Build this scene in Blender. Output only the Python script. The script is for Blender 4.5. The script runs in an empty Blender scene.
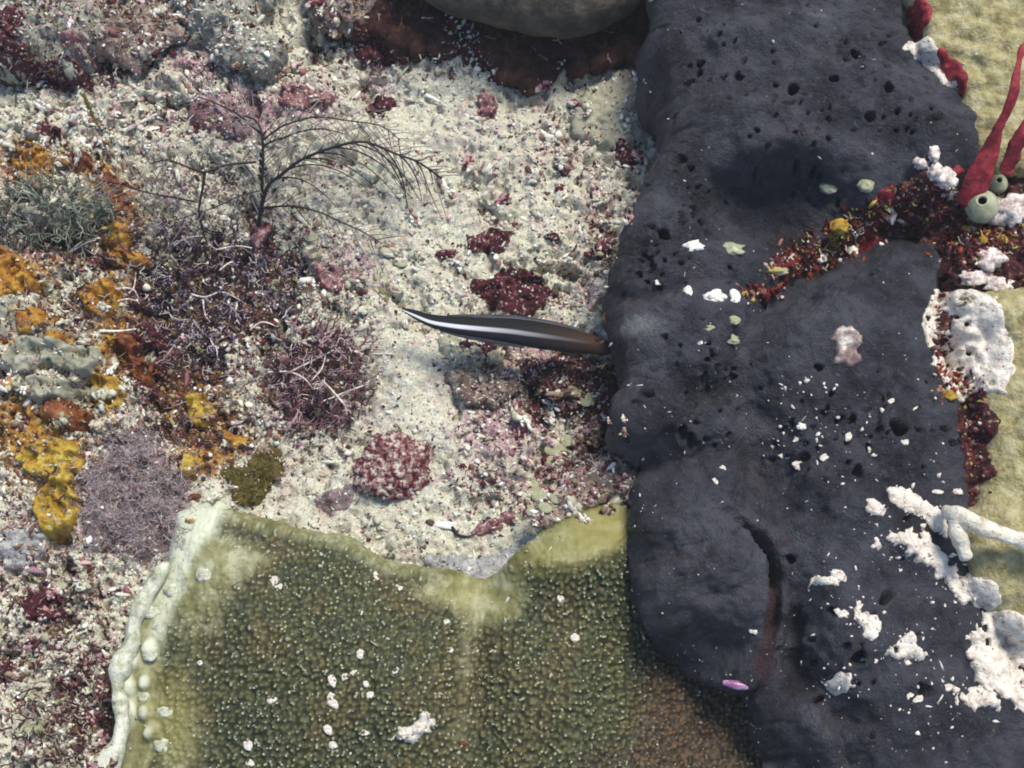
import bpy, math, random
import numpy as np
from mathutils import Vector, Matrix
R = math.radians
rng = np.random.default_rng(7)
random.seed(7)
SC = bpy.context.scene
COL = SC.collection

# ------------------------------------------------------------------ camera
CAM = np.array([0.0, -3.6, 13.5])
TGT = np.array([0.0, 0.0, 0.0])
DIST = float(np.linalg.norm(CAM - TGT))
cd = bpy.data.cameras.new('camera')
cam = bpy.data.objects.new('camera', cd)
COL.objects.link(cam)
cam.location = CAM
fw = Vector(TGT - CAM).normalized()
cam.rotation_euler = fw.to_track_quat('-Z', 'Y').to_euler()
cd.sensor_width = 36
cd.lens = 18 * DIST / 5.12
cd.clip_start = 0.1
cd.clip_end = 1000
SC.camera = cam
FW = np.array(fw)
RT = np.array([1.0, 0, 0])
UP = np.cross(RT, FW)

# ------------------------------------------------------------------ light
SUN_AZ, SUN_EL = 34, 60          # azimuth from +Y towards +X
SC.world = bpy.data.worlds.new('World')
SC.world.use_nodes = True
nt = SC.world.node_tree
sky = nt.nodes.new('ShaderNodeTexSky')
sky.sky_type = 'NISHITA'
sky.sun_disc = False
sky.sun_elevation = R(SUN_EL)
sky.sun_rotation = R(SUN_AZ)
bg = nt.nodes['Background']
bg.inputs['Strength'].default_value = 0.125
nt.links.new(sky.outputs[0], bg.inputs['Color'])
ld = bpy.data.lights.new('sun', 'SUN')
ld.energy = 3.1
ld.angle = R(20)
ld.color = (1.0, 0.93, 0.80)
sun = bpy.data.objects.new('sun', ld)
COL.objects.link(sun)
sd = Vector((math.sin(R(SUN_AZ)) * math.cos(R(SUN_EL)), math.cos(R(SUN_AZ)) * math.cos(R(SUN_EL)), math.sin(R(SUN_EL))))
sun.rotation_euler = sd.to_track_quat('Z', 'Y').to_euler()
sun.location = sd * 30
SC.view_settings.view_transform = 'Standard'
SC.view_settings.look = 'None'
SC.view_settings.exposure = 0.52
SC.view_settings.gamma = 1.0
SC.cycles.filter_width = 1.85
HAZE = 0.0013

# ------------------------------------------------------------------ pixel -> world point at height z
def W(px, py, z=0.0):
    px = np.asarray(px, float); py = np.asarray(py, float); z = np.asarray(z, float)
    u = (px - 512) / 100 / DIST; v = (384 - py) / 100 / DIST
    d = FW + u[..., None] * RT + v[..., None] * UP
    t = (z - CAM[2]) / d[..., 2]
    return CAM + d * t[..., None]
def Wxy(pts, z):
    p = np.array(pts, float)
    return W(p[:, 0], p[:, 1], z)[:, :2]

# nearest landmark, for labels that tell look-alikes apart
MARKS = [(500,330,'the striped fish'),(392,466,'the red and cream nodule'),(220,290,'the dark purple alga'),(325,375,'the mauve red alga'),(130,500,'the mauve fuzzy tuft'),(12,275,'the golden orange alga'),(100,300,'the pointed orange leaf'),
 (57,510,'the kidney shaped alga'),(50,460,'the broad yellow alga'),(215,105,'the pink rock'),(510,295,'the red crust over the fish'),(485,242,'the small red crust on the sand'),(370,55,'the deep red crust by the ledge'),(620,100,'the grey slab'),
 (590,385,'the dark red rock by the fish'),(477,540,'the notch of the green coral'),(600,520,'the right lobe of the green coral'),(42,607,'the bright red clump'),(40,730,'the yellow green leaves'),(130,640,'the pale lip of the green coral'),
 (255,470,'the olive turf'),(70,415,'the rusty alga'),(55,20,'the corner rock'),(225,30,'the cream rock'),(130,30,'the brown rock'),(55,215,'the thin grey green alga'),(437,100,'the bright white twig'),(350,145,'the arching black stem'),
 (417,728,'the white fragment'),(893,432,'the large round pore'),(848,346,'the brown shell plate'),(839,683,'the round white crust'),(715,298,'the row of three shells'),(865,625,'the hooked white crust'),(905,650,'the two lobed crust'),(736,684,'the lilac shell'),
 (910,510,'the long white crust'),(340,640,'the middle of the green plate'),(280,585,'the top left of the green plate'),(575,640,'the right part of the green plate'),(330,750,'the bottom edge of the green plate'),(625,470,'the left rim of the sponge'),(560,450,'the disc strewn rubble'),
 (110,400,'the yellow brown alga'),(310,250,'the pink crust by the twiggy clumps'),(440,200,'the bare sand left of the sponge'),(545,210,'the middle sand patch'),(10,350,'the left edge stone'),(20,550,'the bluish lilac sheet')]
_used = {}
def LM(px, py, desc):
    L = sorted(MARKS, key=lambda m: (m[0] - px) ** 2 + (m[1] - py) ** 2)
    for m in L[:4]:
        dx, dy = px - m[0], py - m[1]; d = math.hypot(dx, dy)
        if d < 14: rel = 'right at'
        else:
            a = math.degrees(math.atan2(-dy, dx)) % 360
            rel = ['right of', 'above and right of', 'above', 'above and left of', 'left of', 'below and left of', 'below', 'below and right of'][int((a + 22.5) // 45) % 8]
            if d > 55: rel = 'well ' + rel
        t = desc + ' ' + rel + ' ' + m[2]
        if t not in _used and len(t.split()) <= 16: _used[t] = 1; return t
    return desc + ' near ' + L[0][2]

# ------------------------------------------------------------------ numpy noise
def _h(ix, iy, iz, s):
    n = (ix * 374761393 + iy * 668265263 + iz * 2147483647 + s * 1274126177) & 0xFFFFFFFF
    n = ((n ^ (n >> 13)) * 1103515245) & 0xFFFFFFFF
    n = ((n ^ (n >> 16)) * 2654435761) & 0xFFFFFFFF
    n = n ^ (n >> 15)
    return (n & 0xFFFFFF) / float(0x1000000)
def vn(x, y, s=0, z=None):
    x = np.asarray(x, float); y = np.asarray(y, float)
    xi = np.floor(x).astype(np.int64); yi = np.floor(y).astype(np.int64)
    fx = x - xi; fy = y - yi
    fx = fx * fx * (3 - 2 * fx); fy = fy * fy * (3 - 2 * fy)
    def lay(zi):
        a = _h(xi, yi, zi, s); b = _h(xi + 1, yi, zi, s); c = _h(xi, yi + 1, zi, s); d = _h(xi + 1, yi + 1, zi, s)
        return (a * (1 - fx) + b * fx) * (1 - fy) + (c * (1 - fx) + d * fx) * fy
    if z is None:
        return lay(np.zeros_like(xi)) * 2 - 1
    zi = np.floor(z).astype(np.int64); fz = z - zi; fz = fz * fz * (3 - 2 * fz)
    return (lay(zi) * (1 - fz) + lay(zi + 1) * fz) * 2 - 1
def fbm(x, y, o=4, s=0, g=0.5, z=None):
    a = 1.0; t = 0; n = 0
    c_, s_ = 0.8, 0.6
    for i in range(o):
        t = t + a * vn(x, y, s + i * 17, z); n += a; a *= g
        x, y = (c_ * x - s_ * y) * 2.03, (s_ * x + c_ * y) * 2.03
        if z is not None: z = z * 2.03
    return t / n
def worley(x, y, s=0, jit=0.9):
    xi = np.floor(x).astype(np.int64); yi = np.floor(y).astype(np.int64)
    f1 = np.full(np.shape(x), 9.0); f2 = np.full(np.shape(x), 9.0); idv = np.zeros(np.shape(x))
    for dx in (-1, 0, 1):
        for dy in (-1, 0, 1):
            cx = xi + dx; cy = yi + dy; zz = np.zeros_like(cx)
            px = cx + 0.5 + jit * (_h(cx, cy, zz, s) - 0.5); py = cy + 0.5 + jit * (_h(cx, cy, zz, s + 5) - 0.5)
            d = np.hypot(x - px, y - py)
            near = d < f1
            f2 = np.where(near, f1, np.minimum(f2, d)); idv = np.where(near, _h(cx, cy, zz, s + 9), idv); f1 = np.where(near, d, f1)
    return f1, f2, idv
def sst(a, b, x):
    t = np.clip((x - a) / (b - a), 0, 1)
    return t * t * (3 - 2 * t)

# ------------------------------------------------------------------ polygons
def smooth_poly(p, n=6):
    p = np.array(p, float); out = []
    m = len(p)
    for i in range(m):
        a, b, c, d = p[i - 1], p[i], p[(i + 1) % m], p[(i + 2) % m]
        for k in range(n):
            t = k / n
            out.append(0.5 * ((2 * b) + (c - a) * t + (2 * a - 5 * b + 4 * c - d) * t * t + (3 * b - a - 3 * c + d) * t ** 3))
    return np.array(out)
def sdf(x, y, poly):
    sh = x.shape; x = x.ravel(); y = y.ravel()
    d = np.full(x.shape, 1e9); ins = np.zeros(x.shape, bool)
    m = len(poly)
    for i in range(m):
        ax, ay = poly[i]; bx, by = poly[(i + 1) % m]
        ex, ey = bx - ax, by - ay
        L = ex * ex + ey * ey + 1e-12
        t = np.clip(((x - ax) * ex + (y - ay) * ey) / L, 0, 1)
        d = np.minimum(d, (x - ax - t * ex) ** 2 + (y - ay - t * ey) ** 2)
        c = ((ay > y) != (by > y))
        with np.errstate(divide='ignore', invalid='ignore'):
            xx = (bx - ax) * (y - ay) / (by - ay + 1e-15) + ax
        ins ^= c & (x < xx)
    d = np.sqrt(d)
    return np.where(ins, d, -d).reshape(sh)

# ------------------------------------------------------------------ mesh helpers
def mesh(name, V, F, cols=None, smooth=True):
    V = np.ascontiguousarray(V, np.float32); F = np.ascontiguousarray(F, np.int32)
    me = bpy.data.meshes.new(name)
    k = F.shape[1]
    me.vertices.add(len(V)); me.vertices.foreach_set('co', V.ravel())
    me.loops.add(F.size); me.loops.foreach_set('vertex_index', F.ravel())
    me.polygons.add(len(F))
    me.polygons.foreach_set('loop_start', np.arange(0, F.size, k, dtype=np.int32))
    me.update(calc_edges=True)
    if smooth:
        me.polygons.foreach_set('use_smooth', np.ones(len(F), bool))
    if cols:
        for cn, c in cols.items():
            c = np.asarray(c, np.float32)
            if c.ndim == 1:
                a = me.attributes.new(cn, 'FLOAT', 'POINT'); a.data.foreach_set('value', c)
            else:
                if c.shape[1] == 3: c = np.hstack([c, np.ones((len(c), 1), np.float32)])
                a = me.attributes.new(cn, 'FLOAT_COLOR', 'POINT'); a.data.foreach_set('color', np.ascontiguousarray(c).ravel())
    me.validate()
    return me
def obj(name, me, mat, parent=None, label=None, cat=None, group=None, kind=None):
    o = bpy.data.objects.new(name, me); COL.objects.link(o)
    if me is not None and mat is not None and len(me.materials) == 0: me.materials.append(mat)
    if parent is not None: o.parent = parent
    if label: o['label'] = label
    if cat: o['category'] = cat
    if group: o['group'] = group
    if kind: o['kind'] = kind
    return o
def empty(name, loc, label, cat, group=None):
    o = obj(name, None, None, None, label, cat, group); o.location = loc; return o
def child(name, V, F, mat, par, cols=None, kind=None, label=None, smooth=True):
    V = np.asarray(V, float) - np.array(par.location)
    return obj(name, mesh(name, V, F, cols, smooth), mat, par, label, None, None, kind)
def gridfaces(nx, ny):
    i = np.arange(nx * ny).reshape(ny, nx)
    return np.stack([i[:-1, :-1], i[:-1, 1:], i[1:, 1:], i[1:, :-1]], -1).reshape(-1, 4)
def compact(V, F, *arrs):
    used = np.unique(F); m = -np.ones(len(V), int); m[used] = np.arange(len(used))
    return (V[used], m[F]) + tuple(a[used] for a in arrs)
def vnormals(V, F):
    n = np.cross(V[F[:, 2]] - V[F[:, 0]], V[F[:, -1]] - V[F[:, 1]])
    N = np.zeros_like(V)
    for k in range(F.shape[1]): np.add.at(N, F[:, k], n)
    return N / (np.linalg.norm(N, axis=1, keepdims=True) + 1e-12)

# ------------------------------------------------------------------ height raster of everything solid built so far
ZX0, ZX1, ZY0, ZY1, ZS = -8.5, 8.5, -7.5, 8.0, 0.02
ZNX = int((ZX1 - ZX0) / ZS); ZNY = int((ZY1 - ZY0) / ZS)
ZM = np.full((ZNY, ZNX), -5.0)
def splat(V, F=None):
    P = V if F is None else np.vstack([V, V[F].mean(1), (V[F[:, 0]] + V[F[:, 1]]) / 2, (V[F[:, 1]] + V[F[:, 2]]) / 2])
    ix = ((P[:, 0] - ZX0) / ZS).astype(int); iy = ((P[:, 1] - ZY0) / ZS).astype(int)
    ok = (ix >= 0) & (ix < ZNX) & (iy >= 0) & (iy < ZNY)
    np.maximum.at(ZM, (iy[ok], ix[ok]), P[ok, 2])
def fillz():
    for _ in range(3):
        bad = ZM < -4
        for dy, dx in ((0, 1), (0, -1), (1, 0), (-1, 0)):
            r = np.roll(ZM, (dy, dx), (0, 1)); m = bad & (r > -4); ZM[m] = r[m]
def SZ(x, y):
    fx = np.clip((np.asarray(x, float) - ZX0) / ZS - .5, 0, ZNX - 2); fy = np.clip((np.asarray(y, float) - ZY0) / ZS - .5, 0, ZNY - 2)
    ix = fx.astype(int); iy = fy.astype(int); u = fx - ix; v = fy - iy
    return (ZM[iy, ix] * (1 - u) + ZM[iy, ix + 1] * u) * (1 - v) + (ZM[iy + 1, ix] * (1 - u) + ZM[iy + 1, ix + 1] * u) * v
def ON(px, py):
    px = np.asarray(px, float); py = np.asarray(py, float)
    z = np.full(px.shape, 3.2)
    # march the camera ray down until it meets the surface
    done = np.zeros(px.shape, bool); out = z.copy()
    for k in range(140):
        p = W(px, py, z)
        hit = (~done) & (SZ(p[..., 0], p[..., 1]) >= z)
        out = np.where(hit, z, out); done |= hit
        z = z - 0.03
    out = np.where(done, out, 0)
    p = W(px, py, out)
    return p
def SN(x, y, e=0.06):
    n = np.stack([SZ(x - e, y) - SZ(x + e, y), SZ(x, y - e) - SZ(x, y + e), np.full(np.shape(x), 2 * e)], -1)
    return n / np.linalg.norm(n, axis=-1, keepdims=True)

# ------------------------------------------------------------------ materials
def new_mat(name, rough=0.7, spec=0.3):
    m = bpy.data.materials.new(name); m.use_nodes = True
    b = m.node_tree.nodes['Principled BSDF']
    b.inputs['Roughness'].default_value = rough
    b.inputs['Specular IOR Level'].default_value = spec
    return m, m.node_tree, b
def N(t, typ, **k):
    n = t.nodes.new(typ)
    for a, v in k.items(): setattr(n, a, v)
    return n
def noise_n(t, scale, detail=5, rough=0.6, co=None):
    n = N(t, 'ShaderNodeTexNoise'); n.inputs['Scale'].default_value = scale; n.inputs['Detail'].default_value = detail; n.inputs['Roughness'].default_value = rough
    if co is not None: t.links.new(co, n.inputs['Vector'])
    return n.outputs['Fac']
def ramp_n(t, fac, stops):
    r = N(t, 'ShaderNodeValToRGB'); e = r.color_ramp.elements
    while len(e) < len(stops): e.new(0.5)
    for i, (p, c) in enumerate(stops):
        e[i].position = p; e[i].color = (*c, 1) if len(c) == 3 else c
    t.links.new(fac, r.inputs[0]); return r.outputs[0]
def mixc(t, fac, a, b, mode='MIX'):
    n = N(t, 'ShaderNodeMix'); n.data_type = 'RGBA'; n.blend_type = mode
    for sock, v in ((n.inputs[0], fac), (n.inputs[6], a), (n.inputs[7], b)):
        if isinstance(v, (int, float)): sock.default_value = v
        elif isinstance(v, tuple): sock.default_value = (*v, 1)
        else: t.links.new(v, sock)
    return n.outputs[2]
def math_n(t, op, a, b=None, clamp=False):
    n = N(t, 'ShaderNodeMath', operation=op); n.use_clamp = clamp
    for i, v in enumerate((a, b)):
        if v is None: continue
        if isinstance(v, (int, float)): n.inputs[i].default_value = v
        else: t.links.new(v, n.inputs[i])
    return n.outputs[0]
def attr_n(t, name, out='Fac'):
    n = N(t, 'ShaderNodeAttribute', attribute_name=name); return n.outputs[out]
def bump_n(t, b, h, strength=0.5, dist=0.03):
    n = N(t, 'ShaderNodeBump'); n.inputs['Strength'].default_value = strength; n.inputs['Distance'].default_value = dist
    t.links.new(h, n.inputs['Height']); t.links.new(n.outputs[0], b.inputs['Normal'])
def sstep(t, x, lo, hi):
    n = N(t, 'ShaderNodeMapRange'); n.interpolation_type = 'SMOOTHSTEP'
    t.links.new(x, n.inputs[0]); n.inputs[1].default_value = lo; n.inputs[2].default_value = hi
    return n.outputs[0]
def coords(t):
    return N(t, 'ShaderNodeTexCoord').outputs['Object']

def mottled(name, stops, scale=6, rough=0.7, spec=0.25, bump=0.4, bscale=40, bdist=0.03, fleck=None, fscale=60, famt=0.64, sss=0):
    """stops: colour ramp over layered noise; fleck: colour of small flecks."""
    m, t, b = new_mat(name, rough, spec)
    co = coords(t)
    n1 = noise_n(t, scale, 8, 0.7, co)
    c = ramp_n(t, n1, stops)
    if fleck is not None:
        f = sstep(t, noise_n(t, fscale, 3, 0.6, co), famt, famt + 0.05)
        c = mixc(t, f, c, fleck)
    t.links.new(c, b.inputs['Base Color'])
    bump_n(t, b, noise_n(t, bscale, 6, 0.65, co), bump, bdist)
    if sss:
        b.inputs['Subsurface Weight'].default_value = sss; b.inputs['Subsurface Scale'].default_value = 0.08
    return m
def attr_mat(name, rough=0.65, spec=0.25, var=0.35, scale=30, bump=0.3):
    """colour comes per piece from attribute Col, broken up by grain"""
    m, t, b = new_mat(name, rough, spec)
    co = coords(t); n = noise_n(t, scale, 5, 0.7, co)
    g = ramp_n(t, n, [(0.3, (1 - var,) * 3), (0.7, (1 + var * .4,) * 3)])
    c = mixc(t, 1.0, attr_n(t, 'Col', 'Color'), g, 'MULTIPLY')
    t.links.new(c, b.inputs['Base Color'])
    bump_n(t, b, n, bump, 0.02)
    return m

# ground: sand and rubble, crusted by mask attributes (R red crust, G orange/brown crust, B mauve, A = coarse rubble)
def ground_mat():
    m, t, b = new_mat('reef_ground', 0.85, 0.15)
    co = coords(t)
    fine = noise_n(t, 42, 6, 0.75, co); mid = noise_n(t, 9, 6, 0.7, co); tiny = noise_n(t, 110, 3, 0.6, co)
    sand = ramp_n(t, fine, [(0.28, (.20, .19, .14)), (0.40, (.47, .47, .37)), (0.53, (.65, .65, .53)), (0.67, (.86, .86, .77))])
    sand = mixc(t, sstep(t, mid, 0.45, 0.7), sand, mixc(t, 0.5, sand, (.55, .46, .30)))
    sand = mixc(t, sstep(t, tiny, 0.66, 0.70), sand, (.10, .08, .06))
    mk = attr_n(t, 'Mask', 'Color')
    s = N(t, 'ShaderNodeSeparateColor'); t.links.new(mk, s.inputs[0])
    def m_(ch, n, w=1.0):
        v = math_n(t, 'ADD', s.outputs[ch], math_n(t, 'MULTIPLY', math_n(t, 'SUBTRACT', n, 0.5), 1.7))
        return sstep(t, v, 0.46, 0.56)
    n_r = noise_n(t, 14, 7, 0.75, co)
    redc = ramp_n(t, noise_n(t, 22, 6, 0.7, co), [(0.33, (.025, .003, .007)), (0.5, (.09, .012, .022)), (0.60, (.20, .07, .08)), (0.68, (.42, .32, .30))])
    c = mixc(t, m_(0, n_r), sand, redc)
    n_o = noise_n(t, 11, 7, 0.7, co)
    orc = ramp_n(t, noise_n(t, 12, 6, 0.65, co), [(0.33, (.14, .045, .010)), (0.47, (.34, .15, .02)), (0.62, (.46, .29, .06))])
    c = mixc(t, m_(1, n_o), c, orc)
    n_m = noise_n(t, 19, 7, 0.75, co)
    mac = ramp_n(t, noise_n(t, 30, 6, 0.7, co), [(0.35, (.18, .09, .11)), (0.52, (.44, .29, .32)), (0.68, (.62, .50, .51))])
    c = mixc(t, m_(2, n_m), c, mac)
    c = mixc(t, math_n(t, 'MULTIPLY', sstep(t, noise_n(t, 3.3, 6, .7, co), .50, .64), .38), c, (.42, .24, .27))
    c = mixc(t, math_n(t, 'MULTIPLY', sstep(t, noise_n(t, 4.1, 5, .7, co), .56, .68), .35), c, (.30, .33, .22))
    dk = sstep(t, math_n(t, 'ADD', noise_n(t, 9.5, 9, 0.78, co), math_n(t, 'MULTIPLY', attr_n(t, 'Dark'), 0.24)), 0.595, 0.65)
    c = mixc(t, math_n(t, 'MULTIPLY', dk, attr_n(t, 'TurfShade')), c, ramp_n(t, n_r, [(0.4, (.035, .018, .018)), (0.6, (.10, .06, .045))]))  # maroon turf patches that also paint in the shade of rubble gaps
    rb = attr_n(t, 'Rub')
    # shade of cracks and holes between rubble, painted in as dark colour
    hol = math_n(t, 'MULTIPLY', sstep(t, noise_n(t, 26, 6, 0.7, co), 0.53, 0.63), rb)
    c = mixc(t, hol, c, (.05, .03, .025))
    t.links.new(c, b.inputs['Base Color'])
    hh = math_n(t, 'ADD', math_n(t, 'MULTIPLY', fine, 1.0), math_n(t, 'MULTIPLY', noise_n(t, 18, 6, 0.7, co), 1.2))
    bump_n(t, b, hh, 0.55, 0.05)
    return m
M_ground = ground_mat()

def sponge_mat():
    m, t, b = new_mat('slate_sponge', 0.62, 0.28)
    co = coords(t)
    c = ramp_n(t, noise_n(t, 1.6, 7, 0.65, co), [(0.37, (.017, .016, .022)), (0.48, (.036, .037, .050)), (0.61, (.074, .076, .096))])
    c = mixc(t, sstep(t, noise_n(t, 3.2, 5, 0.6, co), 0.56, 0.72), c, (.046, .036, .044))
    c = mixc(t, sstep(t, noise_n(t, 55, 3, 0.6, co), 0.70, 0.74), c, (.20, .20, .20))
    c = mixc(t, sstep(t, noise_n(t, 19, 6, 0.75, co), 0.55, 0.66), c, (.078, .081, .092))
    dust = attr_n(t, 'Dust')
    dv = math_n(t, 'ADD', dust, math_n(t, 'MULTIPLY', math_n(t, 'SUBTRACT', noise_n(t, 12, 6, 0.7, co), 0.5), 0.9))
    c = mixc(t, sstep(t, dv, 0.45, 1.3), c, (.22, .23, .245))
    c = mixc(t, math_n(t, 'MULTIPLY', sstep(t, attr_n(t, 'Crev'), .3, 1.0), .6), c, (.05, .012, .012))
    t.links.new(c, b.inputs['Base Color'])
    hh = math_n(t, 'ADD', noise_n(t, 45, 6, 0.65, co), math_n(t, 'MULTIPLY', noise_n(t, 14, 4, 0.6, co), 1.0))
    bump_n(t, b, hh, 0.85, 0.07)
    return m
M_sponge = sponge_mat()

def green_mat():
    m, t, b = new_mat('green_star_coral', 0.5, 0.3)
    co = coords(t)
    cell = attr_n(t, 'Cell'); cid = attr_n(t, 'CellId'); rim = attr_n(t, 'Rim')
    base = ramp_n(t, noise_n(t, 2.2, 6, 0.65, co), [(0.36, (.036, .048, .017)), (0.5, (.066, .070, .020)), (0.62, (.102, .080, .024))])
    tip = mixc(t, sstep(t, cid, 0.55, 0.95), (.10, .11, .05), (.44, .44, .34))
    tip = mixc(t, sstep(t, cid, 0.1, 0.0), tip, (.16, .07, .04))
    c = mixc(t, sstep(t, cell, 0.25, 0.75), mixc(t, 0.75, base, (.014, .015, .007)), base)
    c = mixc(t, math_n(t, 'MULTIPLY', sstep(t, cell, 0.72, 0.95), 0.75), c, tip)
    ye = ramp_n(t, noise_n(t, 5, 6, 0.65, co), [(0.35, (.15, .145, .055)), (0.50, (.23, .225, .105)), (0.62, (.34, .34, .21))])
    rv = math_n(t, 'ADD', rim, math_n(t, 'MULTIPLY', math_n(t, 'SUBTRACT', noise_n(t, 10, 6, 0.7, co), 0.5), 0.5))
    c = mixc(t, sstep(t, rv, 0.3, 0.75), c, ye)
    c = mixc(t, math_n(t, 'MULTIPLY', sstep(t, attr_n(t, 'Yel'), .1, 1.0), .6), c, (.24, .215, .05))
    bv = math_n(t, 'ADD', attr_n(t, 'ShadeBrown'), math_n(t, 'MULTIPLY', math_n(t, 'SUBTRACT', noise_n(t, 6, 6, .7, co), .5), 1.2))
    c = mixc(t, math_n(t, 'MULTIPLY', sstep(t, bv, .3, 1.1), .8), c, mixc(t, sstep(t, cell, .2, .9), (.020, .012, .008), (.085, .040, .020)))  # sponge's shade on the lower right of the plate, painted as red-brown
    c = mixc(t, math_n(t, 'MULTIPLY', sstep(t, attr_n(t, 'Pale'), 0.3, 1.0), 0.85), c, (.58, .61, .47))
    t.links.new(c, b.inputs['Base Color'])
    bump_n(t, b, noise_n(t, 50, 5, 0.65, co), 0.3, 0.03)
    return m
M_green = green_mat()
M_beige = mottled('beige_coral', [(0.34, (.24, .20, .085)), (0.48, (.38, .335, .16)), (0.62, (.52, .47, .29))], 9, 0.6, 0.25, 0.9, 26, 0.05, (.6, .56, .42), 70, 0.70)
M_ledge = mottled('brown_ledge_coral', [(0.34, (.025, .020, .016)), (0.48, (.055, .047, .038)), (0.62, (.11, .092, .072))], 5, 0.65, 0.2, 0.8, 24, 0.05)
M_white = mottled('white_crust', [(0.34, (.42, .31, .26)), (0.42, (.70, .63, .54)), (0.54, (.84, .79, .70)), (0.7, (.88, .85, .79))], 11, 0.8, 0.15, 0.9, 24, 0.05, (.30, .14, .13), 28, 0.62)
M_cream = mottled('cream_branch', [(0.34, (.42, .33, .24)), (0.47, (.70, .64, .52)), (0.62, (.84, .80, .70))], 8, 0.65, 0.2, 0.8, 28, 0.04, (.35, .24, .18), 36, 0.64)
M_red = mottled('red_crust', [(0.32, (.014, .002, .004)), (0.48, (.055, .005, .012)), (0.64, (.14, .022, .035))], 12, 0.5, 0.35, 0.9, 24, 0.06, (.50, .40, .36), 22, 0.585)
M_redf = mottled('crimson_sponge', [(0.34, (.07, .004, .010)), (0.48, (.20, .012, .022)), (0.62, (.34, .035, .045))], 8, 0.5, 0.3, 0.5, 40, 0.03)
M_pinkred = mottled('pink_coralline', [(0.3, (.08, .02, .03)), (0.5, (.22, .09, .10)), (0.62, (.40, .27, .26))], 10, 0.65, 0.2, 0.7, 30, 0.04, (.60, .55, .48), 34, 0.60)
#
M_orange = mottled('orange_alga', [(0.34, (.10, .035, .008)), (0.45, (.28, .11, .014)), (0.56, (.42, .22, .025)), (0.68, (.48, .33, .07))], 7, 0.45, 0.35, 0.6, 22, 0.05, (.6, .5, .35), 60, 0.70)
M_yellow = mottled('yellow_alga', [(0.34, (.13, .055, .010)), (0.45, (.32, .17, .018)), (0.55, (.44, .31, .035)), (0.68, (.48, .42, .12))], 7, 0.45, 0.35, 0.6, 22, 0.05, (.6, .5, .35), 60, 0.70)
M_rust = mottled('rust_alga', [(0.32, (.05, .015, .008)), (0.47, (.16, .042, .014)), (0.62, (.27, .11, .035))], 7, 0.45, 0.35, 0.6, 22, 0.05)
M_greyleaf = mottled('grey_green_alga', [(0.3, (.17, .17, .12)), (0.5, (.28, .28, .21)), (0.7, (.40, .40, .33))], 7, 0.6, 0.25, 0.4, 28, 0.04)
M_rock = mottled('pale_rock', [(0.28, (.14, .12, .09)), (0.45, (.36, .35, .28)), (0.58, (.53, .53, .44)), (0.72, (.74, .73, .64))], 10, 0.85, 0.15, 1.0, 30, 0.06, (.22, .06, .07), 18, 0.62)
M_pink = mottled('pink_rock', [(0.3, (.14, .055, .065)), (0.5, (.27, .14, .145)), (0.64, (.46, .36, .34))], 6, 0.7, 0.2, 0.6, 30, 0.05, (.62, .6, .52), 40, 0.62)
M_slab = mottled('grey_slab', [(0.3, (.26, .25, .18)), (0.5, (.36, .35, .26)), (0.7, (.45, .44, .34))], 6, 0.85, 0.15, 0.5, 30, 0.04, (.16, .12, .08), 40, 0.66)
M_brownrock = mottled('brown_rock', [(0.3, (.09, .05, .04)), (0.48, (.24, .17, .14)), (0.64, (.50, .44, .37))], 9, 0.8, 0.2, 0.9, 30, 0.05, (.5, .46, .38), 30, 0.62)
M_shellw = mottled('white_shell', [(0.36, (.34, .30, .26)), (0.48, (.72, .69, .62)), (0.6, (.88, .87, .82))], 14, 0.4, 0.4, 0.3, 40, 0.02)
M_tun = mottled('pale_tunicate', [(0.3, (.17, .18, .10)), (0.5, (.33, .34, .22)), (0.7, (.50, .50, .38))], 7, 0.35, 0.45, 0.2, 30, 0.02)
M_dark = mottled('dark_siphon', [(0.3, (.008, .008, .01)), (0.7, (.02, .018, .02))], 7, 0.6, 0.2, 0.1)
M_black = mottled('black_stem', [(0.3, (.004, .003, .004)), (0.7, (.012, .010, .012))], 9, 0.5, 0.3, 0.2)
M_greyhair = mottled('grey_pinnule', [(0.3, (.12, .11, .10)), (0.7, (.30, .28, .26))], 9, 0.6, 0.2, 0.1)
M_pinkw = mottled('pinkish_white_tissue', [(0.36, (.26, .13, .14)), (0.46, (.50, .41, .37)), (0.58, (.78, .74, .68))], 14, 0.5, 0.35, 0.4, 26, 0.04)
M_lilac = mottled('lilac_shell', [(0.36, (.14, .04, .13)), (0.5, (.30, .12, .27)), (0.62, (.5, .34, .48))], 9, 0.3, 0.5, 0.1)
M_mauve = mottled('mauve_fuzz', [(0.3, (.20, .14, .15)), (0.55, (.34, .26, .27)), (0.75, (.48, .40, .41))], 8, 0.9, 0.1, 0.9, 40, 0.06)
M_olive = mottled('olive_turf', [(0.3, (.075, .055, .015)), (0.55, (.14, .11, .03)), (0.75, (.24, .20, .07))], 8, 0.8, 0.15, 0.9, 30, 0.06)
M_disc = mottled('yellow_green_disc', [(0.3, (.22, .22, .12)), (0.6, (.36, .37, .24)), (0.8, (.48, .48, .36))], 7, 0.6, 0.25, 0.3)
M_blueg = mottled('blue_grey_sheet', [(0.34, (.22, .21, .20)), (0.48, (.34, .345, .36)), (0.62, (.50, .50, .48))], 9, 0.8, 0.15, 0.9, 26, 0.05, (.62,.60,.52), 34, 0.60)
M_grain = attr_mat('grain', 0.75, 0.2)
M_frond = attr_mat('frond', 0.55, 0.3)

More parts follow.
